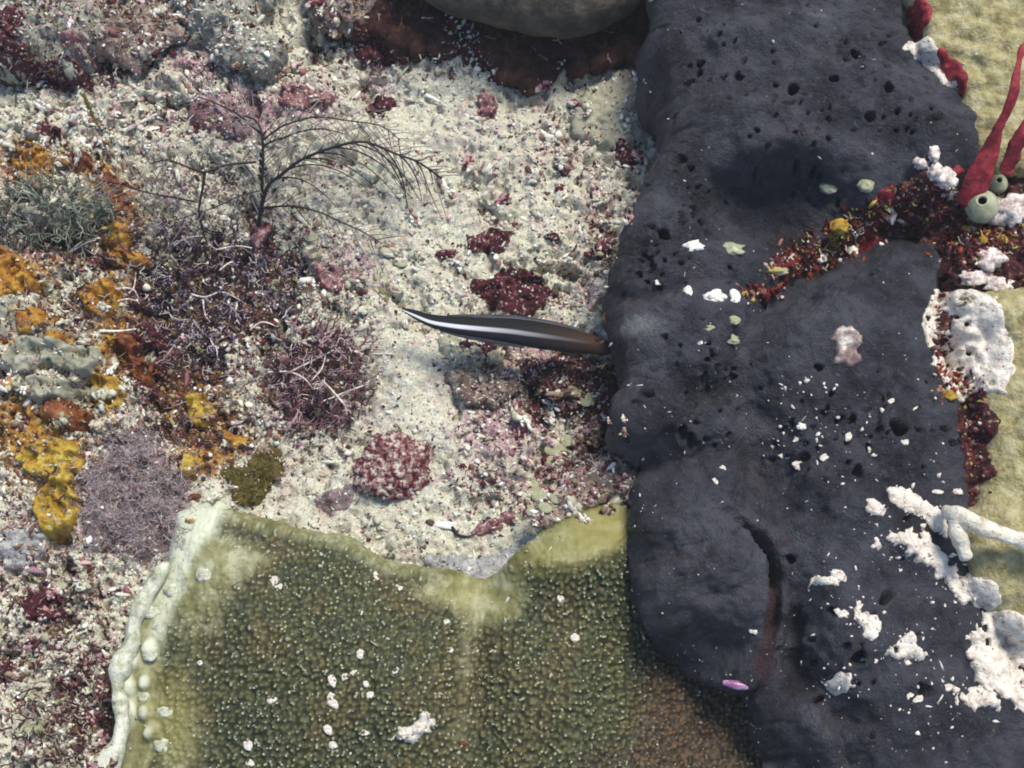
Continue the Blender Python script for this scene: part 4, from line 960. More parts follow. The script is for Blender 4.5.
KN = [(163,745,8,6),(150,612,8,7),(150,655,7,6),(146,695,7,7),(160,628,6,6),(205,575,9,7),(165,712,7,6),(172,590,7,6)]
for i, (px, py, rx, ry) in enumerate(KN):
    knob('pale_knob', px, py, rx, ry, M_lip, ('topmost','second','third','fourth','fifth','sixth','seventh','lowest')[sorted(range(8), key=lambda k: KN[k][1]).index(i)] + ' pale swollen knob inside the left rim of the green coral', 'knob', i + 80, .5, 1.0, 'pale knobs along the left rim of the green coral', .25)
# yellow green discs lying in the rubble left of the sponge
for i, (px, py, rx, ry) in enumerate([(555,450,11,7),(567,441,7,6),(540,497,9,5),(534,490,6,7),(545,508,7,5),(556,498,6,6),(549,486,6,4),(549,460,6,5),(525,420,6,7),(586,400,7,8),(313,253,10,8),(312,238,7,5),(400,262,9,6),(318,412,4,4),(574,392,9,6),(532,512,6,5),(60,584,8,5)]):
    knob('algal_disc', px, py, rx, ry, M_disc, LM(px, py, 'small yellow green disc'), 'disc', i + 20, .28, -.5, 'yellow green discs in the rubble', .12, rng.uniform(-30, 30))
# twigs lying on the ground
def twig(pts, r, mat, label, off=.05):
    p = px3(pts, off); V, F = tube(curve(p, 12), np.linspace(r, r * .5, 12), 6)
    obj('twig', mesh('twig', V, tris(F)), mat, None, label, 'twig', 'loose twigs on the reef floor')
twig([(426,95),(436,100),(446,106)], .022, M_shellw, 'short bright white twig on the sand below the ledge', .06)
twig([(83,94),(89,106),(94,118),(100,128)], .02, M_olive, 'olive brown twig lying in the upper left rubble')
twig([(124,131),(138,124),(157,114)], .028, M_pinkw, 'pinkish white twig in the upper left rubble')
twig([(68,254),(82,242),(100,238)], .015, M_shellw, 'pale twig right of the golden orange alga')
twig([(100,331),(120,331),(136,329)], .016, M_shellw, 'straight white twig under the pointed orange leaf')
twig([(392,604-250),(350,352),(376,337)], .012, M_pinkw, 'long pale twig at the top of the mauve red clump')
twig([(541,371),(552,368),(566,362),(576,364)], .018, M_black, 'thin black twig under the head of the fish')
twig([(452,527),(458,535),(470,537)], .02, M_black, 'small black twig above the notch of the green coral', .04)
twig([(88,706),(108,700),(114,702)], .02, M_greyhair, 'dark twig beside the lip of the green coral', .06)

# ------------------------------------------------------------------ striped fish
top_ = [(402,308),(415,310),(431,314),(450,315.5),(468,316),(490,316.5),(511,317),(530,319),(549,322),(572,327),(590,333),(606,339),(618,346)]
bot_ = [(402,310.5),(415,319),(431,327.5),(450,333),(468,337),(490,341),(511,345),(530,349),(549,352),(572,354.5),(590,355),(606,356),(618,352)]
zf = 0.62
m = 60
tt = curve(np.array(top_), m); bb = curve(np.array(bot_), m)
T3 = W(tt[:, 0], tt[:, 1], zf); B3 = W(bb[:, 0], bb[:, 1], zf)
C3 = (T3 + B3) / 2; H = np.linalg.norm(T3 - B3, axis=1) / 2
axd = (C3[-1] - C3[0]); axd /= np.linalg.norm(axd)
n = 28; a = np.linspace(0, 2 * math.pi, n, endpoint=False)
upv = (T3 - B3) / (2 * H[:, None] + 1e-9)
side = np.array([0, 0, 1.0])
H = H * np.interp(np.linspace(0, 1, m), [0, .2, .5, 1], [1.1, .95, .86, .9])
thick = H * np.interp(np.linspace(0, 1, m), [0, .15, .4, .8, 1], [.35, .5, .7, .85, .8])
V = C3[:, None, :] + H[:, None, None] * np.sin(a)[None, :, None] * upv[:, None, :] + thick[:, None, None] * np.cos(a)[None, :, None] * side
vv = np.tile(np.sin(a), (m, 1)).ravel(); uu = np.repeat(np.linspace(0, 1, m), n)
V = V.reshape(-1, 3); i = np.arange(m - 1)[:, None] * n; j = np.arange(n)[None, :]; k = (j + 1) % n
F = np.stack([i + j, i + k, i + n + k, i + n + j], -1).reshape(-1, 4)
V = np.vstack([V, C3[0], C3[-1] + axd * .02]); c0 = m * n
jj = np.arange(n); kk = (jj + 1) % n
Ft = np.vstack([tris(F), np.stack([kk, jj, np.full(n, c0)], -1), np.stack([(m - 1) * n + jj, (m - 1) * n + kk, np.full(n, c0 + 1)], -1)])
vv = np.append(vv, [0, 0]); uu = np.append(uu, [0, 1])
def fish_mat():
    mm, t, b = new_mat('fish_skin', 0.6, 0.10)
    v = attr_n(t, 'V'); u = attr_n(t, 'U'); co = coords(t)
    ctr = N(t, 'ShaderNodeFloatCurve')
    ctr = math_n(t, 'ADD', math_n(t, 'MULTIPLY', u, 0.25), -0.38)
    dd = math_n(t, 'ABSOLUTE', math_n(t, 'SUBTRACT', v, ctr))
    w = N(t, 'ShaderNodeMapRange'); t.links.new(u, w.inputs[0]); w.inputs[1].default_value = 0.1; w.inputs[2].default_value = .8; w.inputs[3].default_value = .26; w.inputs[4].default_value = .12
    e = math_n(t, 'SUBTRACT', w.outputs[0], dd)
    f = sstep(t, e, -.07, .10)
    fade = ramp_n(t, u, [(0.0, (.95,) * 3), (.30, (1.,) * 3), (.48, (.5,) * 3), (.7, (.12,) * 3), (.85, (.0,) * 3)])
    back = mixc(t, sstep(t, u, .55, .95), (.006, .006, .008), (.048, .022, .010))
    belly = mixc(t, sstep(t, u, .55, .95), (.014, .014, .019), (.050, .024, .013))
    c = mixc(t, sstep(t, v, -.3, -.75), back, belly)
    c = mixc(t, math_n(t, 'MULTIPLY', f, fade), c, (.80, .81, .84))
    c = mixc(t, 0.2, c, mixc(t, noise_n(t, 60, 3, .6, co), (0.005, .005, .005), (.06, .06, .065)))
    t.links.new(c, b.inputs['Base Color']); return mm
fish = empty('fish', C3[30], 'slender black fish with a silvery white stripe along its side, beside the sponge', 'fish')
child('body', V, Ft, fish_mat(), fish, {'U': uu, 'V': vv})
def fin(name, idx, sgn, h, mat):
    base = (T3 if sgn > 0 else B3)[idx]; up = upv[idx] * sgn
    hh = h * np.sin(np.linspace(.12, math.pi - .05, len(idx))) ** .6
    tip = base + up * hh[:, None] - axd * hh[:, None] * .8
    L = len(idx); off = np.array([0, 0, .006])
    V = np.vstack([base - up * .015 + off, tip + off * .3, base - up * .015 - off, tip - off * .3]); q = np.arange(L - 1)
    F = np.vstack([np.stack([q, q + 1, L + q + 1, L + q], -1), np.stack([2 * L + q + 1, 2 * L + q, 3 * L + q, 3 * L + q + 1], -1), np.stack([L + q, L + q + 1, 3 * L + q + 1, 3 * L + q], -1)])
    child(name, V, F, mat, fish)
M_fin = mottled('fish_fin', [(0.3, (.02, .02, .026)), (0.7, (.07, .07, .08))], 9, .4, .3, .2)
fin('dorsal_fin', np.arange(14, 48), 1, .02, M_fin)
fin('anal_fin', np.arange(12, 34), -1, .02, M_fin)
pb = C3[49] + np.array([0, 0, thick[49] * .9]); u = np.linspace(-.5, .5, 9)
pv = [pb + axd * .01] + [pb - axd * (.10 * math.cos(k)) - upv[49] * (.09 * math.sin(k)) * 1 + np.array([0, 0, .008]) for k in u * 1.1]
pv2 = [p_ - np.array([0, 0, .008]) for p_ in pv]; nn_ = len(pv)
child('pectoral_fin', np.array(pv + pv2), np.array([[0, k, k + 1] for k in range(1, nn_ - 1)] + [[nn_, nn_ + k + 1, nn_ + k] for k in range(1, nn_ - 1)]), M_fin, fish)
V_, F_ = lump(None, .022, (1, 1, .7), 3, 2, .02); child('eye', V_ + C3[51] + upv[51] * .03 + np.array([0, 0, thick[51] * .93]), F_, M_dark, fish)

# ------------------------------------------------------------------ black feathery hydroid
hyd = empty('feather_hydroid', ON(262, 225), 'black feathery hydroid with arching stems and fine side branches over the rubble', 'hydroid')
stems = [
 ([(258,226),(262,205),(268,186),(281,175),(301,160),(328,149),(356,142),(373,144),(396,154),(418,162),(441,178)], .0, [.05,.2,.32,.42,.5,.55,.58,.56,.5,.42,.3], .022, 2),
 ([(262,215),(262,190),(263,160),(262,135),(256,121),(244,116)], .0, [.05,.25,.38,.48,.5,.48], .019, 1),
 ([(262,196),(262,150),(286,137),(303,131),(323,129),(345,134)], .0, [.2,.36,.46,.5,.52,.48], .014, 2),
 ([(263,140),(281,127),(301,120),(318,117),(351,121),(381,126),(400,140)], .0, [.45,.5,.5,.5,.48,.45,.4], .012, 1),
 ([(256,162),(227,165),(205,172),(185,166),(167,160),(150,164)], .0, [.35,.4,.42,.4,.36,.3], .014, 0),
 ([(205,172),(202,192),(199,214),(206,240)], .0, [.40,.34,.26,.08], .016, 0),
 ([(197,202),(170,197),(145,192),(120,184),(100,181)], .0, [.3,.32,.3,.26,.2], .011, 1),
 ([(256,209),(288,206),(316,211),(341,222),(363,232),(381,243)], .0, [.15,.24,.28,.24,.18,.08], .012, 1),
 ([(262,135),(240,116),(226,108),(210,101),(198,97)], .0, [.45,.45,.42,.4,.34], .012, 1),
 ([(262,190),(240,196),(220,205),(190,216),(160,222),(135,215)], .0, [.25,.3,.3,.28,.24,.18], .008, 1),
]
pinn = []
for (pp, _, off, r, side_) in stems:
    p = np.array(pp, float)
    base = ON(p[:, 0], p[:, 1])[:, 2].min()
    zz = 0.12 + np.array(off)
    pts = curve(W(p[:, 0], p[:, 1], zz), 36)
    V, F = tube(pts, np.linspace(r, r * .45, 36), 6)
    child('stem', V, tris(F), M_black, hyd)
    if r == .022:
        comb = []
        cum = np.r_[0, np.cumsum(np.linalg.norm(np.diff(pts, axis=0), axis=1))]
        for s_ in np.arange(.55, cum[-1] - .05, .17):
            c = np.array([np.interp(s_, cum, pts[:, q]) for q in range(3)]); T = np.array([np.interp(s_ + .03, cum, pts[:, q]) for q in range(3)]) - c
            T /= np.linalg.norm(T) + 1e-9; S_ = np.cross(T, [0, 0, 1.0]); S_ /= np.linalg.norm(S_) + 1e-9
            fr = s_ / cum[-1]
            for sg, L in ((1, .85 * math.sin(math.pi * min(fr * .95 + .08, 1)) ** 1.2 + .10), (-1, .16)):
                u = np.linspace(0, 1, 10)[:, None]
                q = c + T * L * (u * .95 - .25 * u * u) + S_ * sg * L * (.25 * u + .45 * u * u) - np.array([0, 0, 1.0]) * u * u * L * .3
                V2, F2 = tube(q, np.linspace(.0095, .0035, 10), 5); child('side_branch', V2, tris(F2), M_black, hyd)
    # pinnules
    cum = np.r_[0, np.cumsum(np.linalg.norm(np.diff(pts, axis=0), axis=1))]; Lt = cum[-1]
    s = .12
    while s < Lt:
        c = np.array([np.interp(s, cum, pts[:, q]) for q in range(3)])
        T = np.array([np.interp(s + .03, cum, pts[:, q]) for q in range(3)]) - c
        if np.linalg.norm(T) < 1e-4: break
        T /= np.linalg.norm(T); S_ = np.cross(T, [0, 0, 1.0]); S_ /= np.linalg.norm(S_) + 1e-9
        for sg in ((1,) if side_ == 0 and rng.random() < .5 else (1, -1)):
            if rng.random() < .12: continue
            L = (rng.uniform(.25, .6) if sg == 1 else rng.uniform(.15, .5)) * (1 if side_ else .5)
            u = np.linspace(0, 1, 8)[:, None]
            q = c + T * L * u * .75 + S_ * sg * L * (u * .75 - .15 * u * u) - np.array([0, 0, 1.0]) * (u ** 2) * L * .25 + np.array([0, 0, .04]) * u * rng.normal()
            pinn.append((q, rng.uniform(.0035, .0075), rng.random()))
        s += rng.uniform(.05, .10)
dk, gr = [], []
for q, r, k in pinn:
    V, F = tube(q, np.linspace(r, r * .5, 8), 4); (dk if k < .06 else gr).append((V, tris(F)))
V, F = join(dk); child('pinnules', V, F, M_black, hyd, kind='stuff')
V, F = join(gr); child('fine_pinnules', V, F, M_greyhair, hyd, kind='stuff')

# ------------------------------------------------------------------ branching algae clumps
def bush(rng_, base, up, L, r, depth, out, col, nseg=4, spread=.7):
    d = up / np.linalg.norm(up); pts = [base]; p = base.copy()
    for s in range(nseg):
        d = d + rng_.normal(0, .22, 3); d /= np.linalg.norm(d); p = p + d * L / nseg; pts.append(p)
    V, F = tube(pts, np.linspace(r, r * .75, nseg + 1), 4)
    out.append((V, tris(F), col))
    if depth > 0:
        for k in range(2 if rng_.random() < .8 else 3):
            dd = d + rng_.normal(0, spread, 3); bush(rng_, p, dd, L * rng_.uniform(.55, .85), r * .78, depth - 1, out, col, 3, spread)
def clump(name, poly, n, cols, wts, label, group, L=(.10, .22), r=(.006, .012), depth=2, up=(0, 0, .8), off=.0, seed=0, lean=.8, partname='fronds', cat='alga'):
    g = np.random.default_rng(seed); P = np.array(poly, float)
    S_ = smooth_poly(P, 4); x0, y0 = S_.min(0); x1, y1 = S_.max(0)
    pts = []
    while len(pts) < n:
        q = np.stack([g.uniform(x0, x1, 400), g.uniform(y0, y1, 400)], -1)
        dd = sdf(q[:, 0], q[:, 1], S_); q = q[(dd > 2) ]
        pts += list(q)
    pts = np.array(pts[:n]); Q = ON(pts[:, 0], pts[:, 1])
    c = Q.mean(0); e = empty(name, (c[0], c[1], float(np.median(Q[:, 2]))), label, cat, group)
    outs = {}
    for b in Q:
        k = g.choice(len(cols), p=np.array(wts) / sum(wts)); base = np.array(cols[k]) * g.uniform(.7, 1.25)
        u = np.array([(b[0] - c[0]) * .5, (b[1] - c[1]) * .5, 0]) + np.array(up) + np.r_[g.normal(0, lean, 2), 0]
        bush(g, b - np.array([0, 0, .02]), u, g.uniform(*L), g.uniform(*r), depth, outs.setdefault(k, []), base)
    for k, o in outs.items():
        V, F, C = join(o); child(partname, V, F, M_frond, e, {'Col': C}, kind='stuff')
    return e
CL = 'bushy branching algae'
clump('branching_alga', [(142,236),(180,226),(235,232),(280,250),(304,280),(292,312),(250,326),(212,358),(184,346),(158,318),(138,282)], 560,
      [(.022,.010,.018),(.09,.05,.08),(.36,.30,.38),(.60,.55,.54),(.30,.28,.12)], [.40,.22,.17,.13,.08], 'dense dark purple branching alga with lilac tips under the hydroid', CL, (.06,.13), (.006,.012), 2, (0,0,.5), seed=1)
clump('branching_alga', [(284,340),(318,332),(350,340),(370,362),(370,394),(350,418),(312,426),(284,410),(272,376)], 300,
      [(.06,.018,.03),(.20,.09,.11),(.42,.28,.31),(.60,.50,.47)], [.26,.28,.26,.20], 'mauve red branching alga left of the pale sand strip', CL, (.06,.15), (.006,.012), 2, (0,0,.5), seed=2)
clump('branching_alga', [(150,320),(190,350),(230,360),(270,350),(290,330),(330,330),(270,440),(230,420),(180,400)], 120,
      [(.10,.04,.05),(.36,.24,.26),(.55,.48,.42)], [.4,.3,.3], 'sparse pinkish branching alga between the two denser clumps', CL, (.05,.11), (.005,.009), 1, (0,0,.4), seed=9)
clump('branching_alga', [(0,196),(40,186),(100,190),(118,214),(100,240),(40,248),(0,236)], 150,
      [(.16,.18,.13),(.32,.34,.27),(.06,.05,.05)], [.4,.35,.25], 'thin grey green branching alga at the left above the orange lobes', CL, (.10,.2), (.007,.012), 2, seed=3)
clump('branching_alga', [(20,690),(60,675),(92,665),(98,700),(92,745),(70,775),(10,775)], 150,
      [(.06,.02,.025),(.24,.17,.14),(.46,.42,.34)], [.5,.3,.2], 'dark tangled alga beside the lip of the green coral', CL, (.08,.16), (.007,.011), 1, seed=4)
clump('branching_alga', [(150,155),(190,150),(250,165),(262,196),(240,226),(190,230),(140,220),(120,190)], 110,
      [(.20,.15,.15),(.10,.08,.08),(.36,.33,.3)], [.5,.3,.2], 'sparse greyish branching alga in the shade of the hydroid', CL, (.08,.15), (.005,.009), 1, seed=5)
# thick pale twigs that stand out on the clumps
for (pp) in [[(129,293),(134,287),(136,272)],[(116,289),(126,288),(134,290),(139,299)],[(118,301),(128,299),(137,301)],[(190,294),(205,297),(222,292),(240,300)],[(203,300),(205,314),(210,322)],[(174,246),(186,238),(202,236)],[(216,250),(236,246),(252,248)],
             [(290,372),(310,362),(334,350)],[(312,380),(322,368),(326,352)],[(268,372),(290,372),(306,380),(316,394)],[(300,350),(306,362),(318,374)],[(344,404),(330,388),(322,380)],[(322,402),(346,392),(368,384)],[(70,253),(86,243),(96,240)],[(220,270),(232,262),(244,268)],[(250,330),(262,322),(276,326)]]:
    twig(pp, .011, M_pinkw, LM(pp[1][0], pp[1][1], 'thin pale forking twig'), .12)

# mauve fuzz: mound plus hairs; olive turf
def fuzz(name, poly, h, mat, n, cols, label, seed, L=(.06,.13), r=(.003,.005), cat='alga'):
    P = np.array(poly, float); Q = ON(P[:, 0], P[:, 1]); zm = float(np.median(Q[:, 2]))
    e = empty(name, (Q[:, 0].mean(), Q[:, 1].mean(), zm), label, cat)
    o = crust('mat', poly, mat, None, None, h, .016, .06, 5, seed, .25, .07)
    o.data.transform(Matrix.Translation(-Vector(e.location))); o.parent = e
    g = np.random.default_rng(seed); S_ = smooth_poly(P, 4); x0, y0 = S_.min(0) - 16; x1, y1 = S_.max(0) + 16
    q = np.stack([g.uniform(x0, x1, n * 2), g.uniform(y0, y1, n * 2)], -1); dd = sdf(q[:, 0], q[:, 1], S_) + g.normal(0, 9, len(q)); q = q[dd > 0][:n]
    B = ON(q[:, 0], q[:, 1]); out = []
    for b in B:
        u = np.r_[g.normal(0, .7, 2), g.uniform(.3, 1)]
        bush(g, b, u, g.uniform(*L), g.uniform(*r), 1, out, np.array(cols[g.integers(len(cols))]) * g.uniform(.7, 1.3), 3, .8)
    V, F, C = join(out); child('hairs', V, F, M_frond, e, {'Col': C}, kind='stuff')
fuzz('fuzzy_alga', [(80,480),(100,462),(120,430),(145,425),(160,455),(190,480),(182,510),(172,545),(150,560),(130,555),(100,545),(86,525)], .09, M_mauve, 2300,
     [(.34,.27,.28),(.44,.37,.38),(.24,.18,.19),(.56,.50,.50)], 'soft mauve fuzzy tuft left of the green coral', 31, (.04,.09), (.0025,.004))
fuzz('turf_alga', [(222,470),(245,462),(262,440),(280,446),(284,470),(268,495),(246,502),(228,486)], .12, M_olive, 380, [(.10,.08,.02),(.16,.12,.03),(.22,.18,.08)], 'dark olive turf tuft at the top edge of the green coral', 32, (.04,.08))
fuzz('turf_alga', [(310,500),(330,488),(352,490),(352,504),(330,512)], .05, M_mauve, 90, [(.26,.22,.2),(.34,.3,.28)], 'faint greyish tuft on the sand left of the nodule', 33, (.04,.07))

g = np.random.default_rng(404); q = np.stack([g.uniform(0, 640, 9000), g.uniform(0, 768, 9000)], -1)
Q = ON(q[:, 0], q[:, 1]); wt = np.clip(.10 + .8 * blobsum(Q[:, 0], Q[:, 1], DARK) + .3 * blobsum(Q[:, 0], Q[:, 1], MAU) - .6 * blobsum(Q[:, 0], Q[:, 1], SAND), 0, 1) * ((q[:, 1] < 500) | (q[:, 0] < 110)) * (Q[:, 2] < .75)
Q = Q[g.random(9000) < wt][:2600]; out = []
tc = [(.08,.03,.04),(.30,.20,.20),(.55,.50,.42),(.20,.17,.08),(.40,.32,.34),(.28,.12,.03)]
for b in Q: bush(g, b, np.r_[g.normal(0, .8, 2), .5], g.uniform(.04, .10), g.uniform(.004, .008), 1, out, np.array(tc[g.integers(6)]) * g.uniform(.7, 1.2), 3, .9)
V, F, C = join(out); obj('turf_filaments', mesh('turf_filaments', V, F, {'Col': C}), M_frond, kind='stuff')

# ------------------------------------------------------------------ rubble: chunks big enough to be things, then grains as stuff
import bmesh
def chunk_mesh(seed, pal):
    g = np.random.default_rng(seed); L = []
    bm = bmesh.new(); bmesh.ops.create_icosphere(bm, subdivisions=1, radius=1)
    iv = np.array([v.co[:] for v in bm.verts]); fi = np.array([[v.index for v in f.verts] for f in bm.faces]); bm.free()
    for k in range(26):
        A = g.normal(size=(3, 3)); Q, _ = np.linalg.qr(A)
        sc = np.array([1, g.uniform(.4, 1), g.uniform(.3, .8)]) * g.uniform(.22, .5)
        c = g.normal(0, .42, 3) * np.array([1, .8, .5])
        L.append(((iv * (1 + g.uniform(-.35, .35, (12, 1)))) * sc @ Q.T + c, fi, np.array(pal[g.integers(len(pal))]) * g.uniform(.75, 1.15)))
    return join(L)
chunkM = {}
PAL = {'pale': [(.72,.72,.64),(.58,.57,.46),(.80,.80,.74),(.46,.43,.32),(.30,.16,.14)], 'pink': [(.40,.22,.22),(.55,.42,.40),(.16,.03,.05),(.66,.62,.55),(.09,.02,.03)],
       'brown': [(.14,.07,.06),(.30,.22,.16),(.50,.46,.36),(.05,.02,.02)], 'olive': [(.38,.37,.25),(.56,.56,.44),(.22,.20,.11),(.7,.7,.6)]}
for nm in PAL:
    chunkM[nm] = []
    for q_ in range(4):
        V, F, C = chunk_mesh(900 + q_ * 13 + len(nm), PAL[nm]); me = mesh('chunk_' + nm, V, F, {'Col': C}, smooth=False); me.materials.append(M_grain); chunkM[nm].append(me)
regions = [  # x0,y0,x1,y1, count, kinds, label
 (0,80,180,170,34,('pale','pale','pink'),'knobbly chunk of pale coral rubble in the upper left, above the orange algae'),
 (100,0,340,100,40,('pale','pale','brown','pink'),'knobbly chunk of coral rubble near the cream rocks at the top left'),
 (400,70,640,270,52,('pale','pale','pale','pink'),'chunk of pale coral rubble on the sand between ledge, sponge and fish'),
 (0,300,150,440,30,('pale','pale','olive','brown'),'chunk of rubble among the orange and grey algae at the left'),
 (0,540,112,768,56,('pink','brown','pale','olive'),'chunk of pinkish rubble left of the green coral lip'),
 (470,380,630,520,40,('pale','pink','brown'),'chunk of pinkish rubble between the green coral and the sponge'),
 (280,200,430,330,24,('pale','pale','olive'),'chunk of pale rubble under the hydroid stems'),
 (200,390,300,470,12,('pale','brown'),'chunk of rubble between the mauve red alga and the green coral')]
for (x0, y0, x1, y1, cnt, kinds, lab) in regions:
    g = np.random.default_rng(int(x0 + y0 * 3 + 1))
    px = g.uniform(x0, x1, cnt); py = g.uniform(y0, y1, cnt); Q = ON(px, py)
    for q, lx, ly in zip(Q, px, py):
        k = kinds[g.integers(len(kinds))]; o = bpy.data.objects.new('coral_chunk', chunkM[k][g.integers(4)]); COL.objects.link(o)
        s = g.uniform(.05, .11); o.scale = (s * g.uniform(.8, 1.5), s * g.uniform(.7, 1.1), s * g.uniform(.5, .9))
        o.rotation_euler = (g.uniform(-.6, .6), g.uniform(-.6, .6), g.uniform(0, 6.28)); o.location = q + np.array([0, 0, .01])
        o['label'] = LM(lx, ly, ('tiny ' if s < .065 else 'small ' if s < .09 else 'larger ') + {'pale': 'pale', 'pink': 'pinkish', 'brown': 'dark brown', 'olive': 'olive grey'}[k] + ' chunk of rubble'); o['category'] = 'chunk'; o['group'] = lab.split(' chunk of ')[-1] if ' chunk of ' in lab else lab.replace('chunk of ', '')
fillz()
bm = bmesh.new(); bmesh.ops.create_icosphere(bm, subdivisions=1, radius=1)
IV = np.array([v.co[:] for v in bm.verts]); IF = np.array([[v.index for v in f.verts] for f in bm.faces]); bm.free()
def grains(name, P, size, C, seed, flat=(.3, .9), lift=.15):
    g = np.random.default_rng(seed); n = len(P)
    A = g.normal(size=(n, 3, 3)); Q, _ = np.linalg.qr(A)
    S_ = np.stack([size * np.where(g.random(n) < .15, g.uniform(1.5, 3, n), 1), size * g.uniform(*flat, n), size * g.uniform(flat[0], 1, n)], -1)
    V = IV[None] * (1 + g.uniform(-.5, .45, (n, len(IV), 1)))
    V = (V * S_[:, None, :]) @ np.transpose(Q, (0, 2, 1))
    V = V + P[:, None, :] + np.array([0, 0, 1.0]) * (size * lift)[:, None, None]
    F = IF[None] + (np.arange(n) * len(IV))[:, None, None]
    Cc = np.repeat(C, len(IV), 0)
    return obj(name, mesh(name, V.reshape(-1, 3), F.reshape(-1, 3), {'Col': Cc}, smooth=False), M_grain, kind='stuff')
n = 62000
px = rng.uniform(-60, 700, n); py = rng.uniform(-60, 830, n)
Q = W(px, py, .1); x, y = Q[:, 0], Q[:, 1]; z = SZ(x, y); zg = ZG[np.clip(((y - ZY0) / ZS).astype(int), 0, ZNY - 1), np.clip(((x - ZX0) / ZS).astype(int), 0, ZNX - 1)]
sandm = blobsum(x, y, SAND); rm = blobsum(x, y, RED); om = blobsum(x, y, ORG); mm_ = blobsum(x, y, MAU); hm = blobsum(x, y, HOL)
zp = ZPADS[np.clip(((y - ZY0) / ZS).astype(int), 0, ZNY - 1), np.clip(((x - ZX0) / ZS).astype(int), 0, ZNX - 1)]
zr = ZROCK[np.clip(((y - ZY0) / ZS).astype(int), 0, ZNY - 1), np.clip(((x - ZX0) / ZS).astype(int), 0, ZNX - 1)]
keep = ~((abs(px - 485) < 55) & (abs(py - 563) < 18) & (rng.random(n) < .6)) & ((z - zr < .05) | (rng.random(n) < .10)) & ((z - zg < .12) | ((z - zp > .03) & (px < 650))) & (rng.random(n) < 1 - .55 * np.clip(sandm, 0, 1))
pal = np.array([(.70,.70,.60),(.58,.57,.45),(.86,.86,.80),(.38,.35,.24),(.60,.43,.42),(.11,.08,.06)])
C = pal[rng.choice(6, n, p=[.36,.24,.11,.10,.09,.10])]
redp = np.array([(.10,.012,.022),(.30,.12,.13),(.50,.38,.35),(.08,.015,.02)]); u = rng.random(n)
mR = u < rm * .9 + .02; C[mR] = redp[rng.integers(0, 4, mR.sum())]
u = rng.random(n); mO = u < om * .85; C[mO] = np.array([(.26,.13,.03),(.14,.05,.02),(.38,.30,.14)])[rng.integers(0, 3, mO.sum())]
u = rng.random(n); mM = u < mm_ * .6; C[mM] = np.array([(.52,.34,.38),(.32,.18,.23),(.66,.56,.56)])[rng.integers(0, 3, mM.sum())]
dm = blobsum(x, y, DARK); u = rng.random(n); mD = u < dm * .65; C[mD] = np.array([(.06,.03,.035),(.14,.07,.07),(.22,.15,.10)])[rng.integers(0, 3, mD.sum())]
C = C * rng.uniform(.75, 1.2, (n, 1))
size = np.exp(rng.normal(math.log(.0155), .46, n)) * (1 - .35 * np.clip(sandm, 0, 1)); size = np.clip(size, .008, .05)
P = np.stack([x, y, z], -1)[keep]
grains('coral_gravel', P, size[keep], C[keep], 5)
# fine specks of sediment on sponges and green coral
n = 2300
px = np.concatenate([rng.uniform(620, 1000, n), rng.uniform(130, 760, 2600)]); py = np.concatenate([rng.uniform(0, 768, n), rng.uniform(500, 768, 2600)])
Q = ON(px, py); on_sp = (Q[:, 2] > 1.0); on_gc = (Q[:, 2] > .42) & (Q[:, 2] < 1.0) & (px < 760) & (py > 500)
WC = np.array([(890,500),(920,560),(866,625),(905,650),(839,683),(975,690),(935,700),(960,600),(880,540),(826,580),(800,440),(850,430),(800,400)])
i_ = rng.integers(0, len(WC), 520); px2 = WC[i_, 0] + rng.normal(0, 20, 520); py2 = WC[i_, 1] + rng.normal(0, 16, 520)
Q2 = ON(px2, py2); grains('crust_flecks', Q2[Q2[:, 2] > .8], np.clip(np.exp(rng.normal(math.log(.012), .5, 520)), .005, .035)[Q2[:, 2] > .8], np.tile([[.70, .66, .58]], (520, 1))[Q2[:, 2] > .8], 61)
cl = fbm(Q[:, 0] * 1.6, Q[:, 1] * 1.6, 3, 71)
k = (on_sp & (rng.random(len(px)) < .10 + .5 * sst(0, .4, cl) + .3 * (px > 780) * (py > 400))) | (on_gc & (rng.random(len(px)) < .75))
s = np.where(on_sp, np.exp(rng.normal(math.log(.0085), .45, len(px))), np.exp(rng.normal(math.log(.0085), .4, len(px))))
C = np.where(on_sp[:, None], np.array([.62, .60, .55]), np.array([.45, .46, .34])) * rng.uniform(.5, 1.3, (len(px), 1))
grains('sediment_specks', Q[k], np.clip(s[k], .004, .03), C[k], 6)
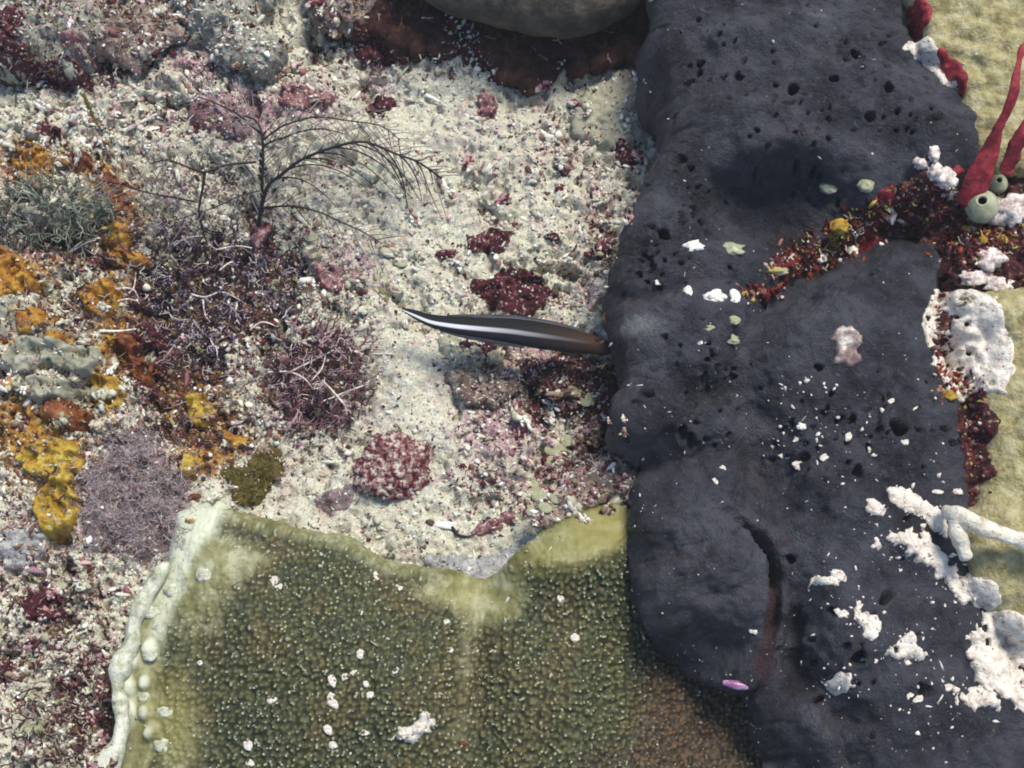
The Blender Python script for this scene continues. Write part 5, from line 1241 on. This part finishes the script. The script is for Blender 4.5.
# knobbly growth inside the cleft and along the right margin of the sponges
clump('branching_alga', [(775,262),(800,240),(835,222),(865,205),(900,190),(905,215),(870,240),(840,265),(800,280)], 170, [(.05,.005,.008),(.14,.03,.02),(.30,.26,.10),(.5,.44,.36)], [.4,.3,.18,.12],
      'frilly red and yellow growth filling the cleft in the sponge', None, (.05, .10), (.008, .016), 1, seed=21)
clump('branching_alga', [(905,190),(950,186),(985,226),(1010,236),(1010,262),(975,262),(935,235)], 120, [(.05,.005,.010),(.14,.02,.03),(.34,.30,.08),(.5,.42,.38)], [.4,.3,.15,.15],
      'frilly dark red growth around the foot of the crimson fingers', None, (.05, .10), (.008, .015), 1, seed=22)
n = 1500
c1 = np.stack([rng.normal(0, 1, n), rng.normal(0, 1, n)], -1)
cen = np.array([(815,255,24,10),(850,235,20,14),(885,212,20,12),(925,205,18,14),(965,235,18,18),(985,250,18,14),(975,430,8,34),(955,385,14,10),(1000,230,16,16),(785,268,14,8),(760,292,14,6),(940,340,6,30)])
ci = rng.integers(0, len(cen), n); px = cen[ci, 0] + c1[:, 0] * cen[ci, 2] * .8; py = cen[ci, 1] + c1[:, 1] * cen[ci, 3] * .8
Q = ON(px, py)
pal = np.array([(.14,.012,.018),(.26,.05,.02),(.05,.006,.010),(.40,.34,.07),(.52,.40,.36),(.28,.14,.12),(.76,.70,.64)])
C = pal[rng.choice(7, n, p=[.27,.15,.22,.10,.08,.13,.05])] * rng.uniform(.7, 1.2, (n, 1))
grains('crust_growth', Q, np.clip(np.exp(rng.normal(math.log(.019), .45, n)), .01, .06), C, 8, (.5, 1), .3)
print('tris', sum(len(o.data.polygons) * (2 if len(o.data.polygons) and len(o.data.polygons[0].vertices) == 4 else 1) for o in bpy.data.objects if o.type == 'MESH'))

# ------------------------------------------------------------------ water haze: one even volume round camera and reef
hz = 230.0
V = np.array([[x, y, z] for x in (-hz, hz) for y in (-hz, hz) for z in (-3.0, 14.6)])
F = np.array([[0,1,3,2],[4,6,7,5],[0,4,5,1],[2,3,7,6],[0,2,6,4],[1,5,7,3]])
mh = bpy.data.materials.new('sea_haze'); mh.use_nodes = True; t = mh.node_tree; t.nodes.remove(t.nodes['Principled BSDF'])
pv = t.nodes.new('ShaderNodeVolumePrincipled'); pv.inputs['Color'].default_value = (.86, .92, .96, 1); pv.inputs['Density'].default_value = HAZE
t.links.new(pv.outputs[0], t.nodes['Material Output'].inputs['Volume'])
obj('haze', mesh('haze', V, F, smooth=False), mh, kind='stuff')
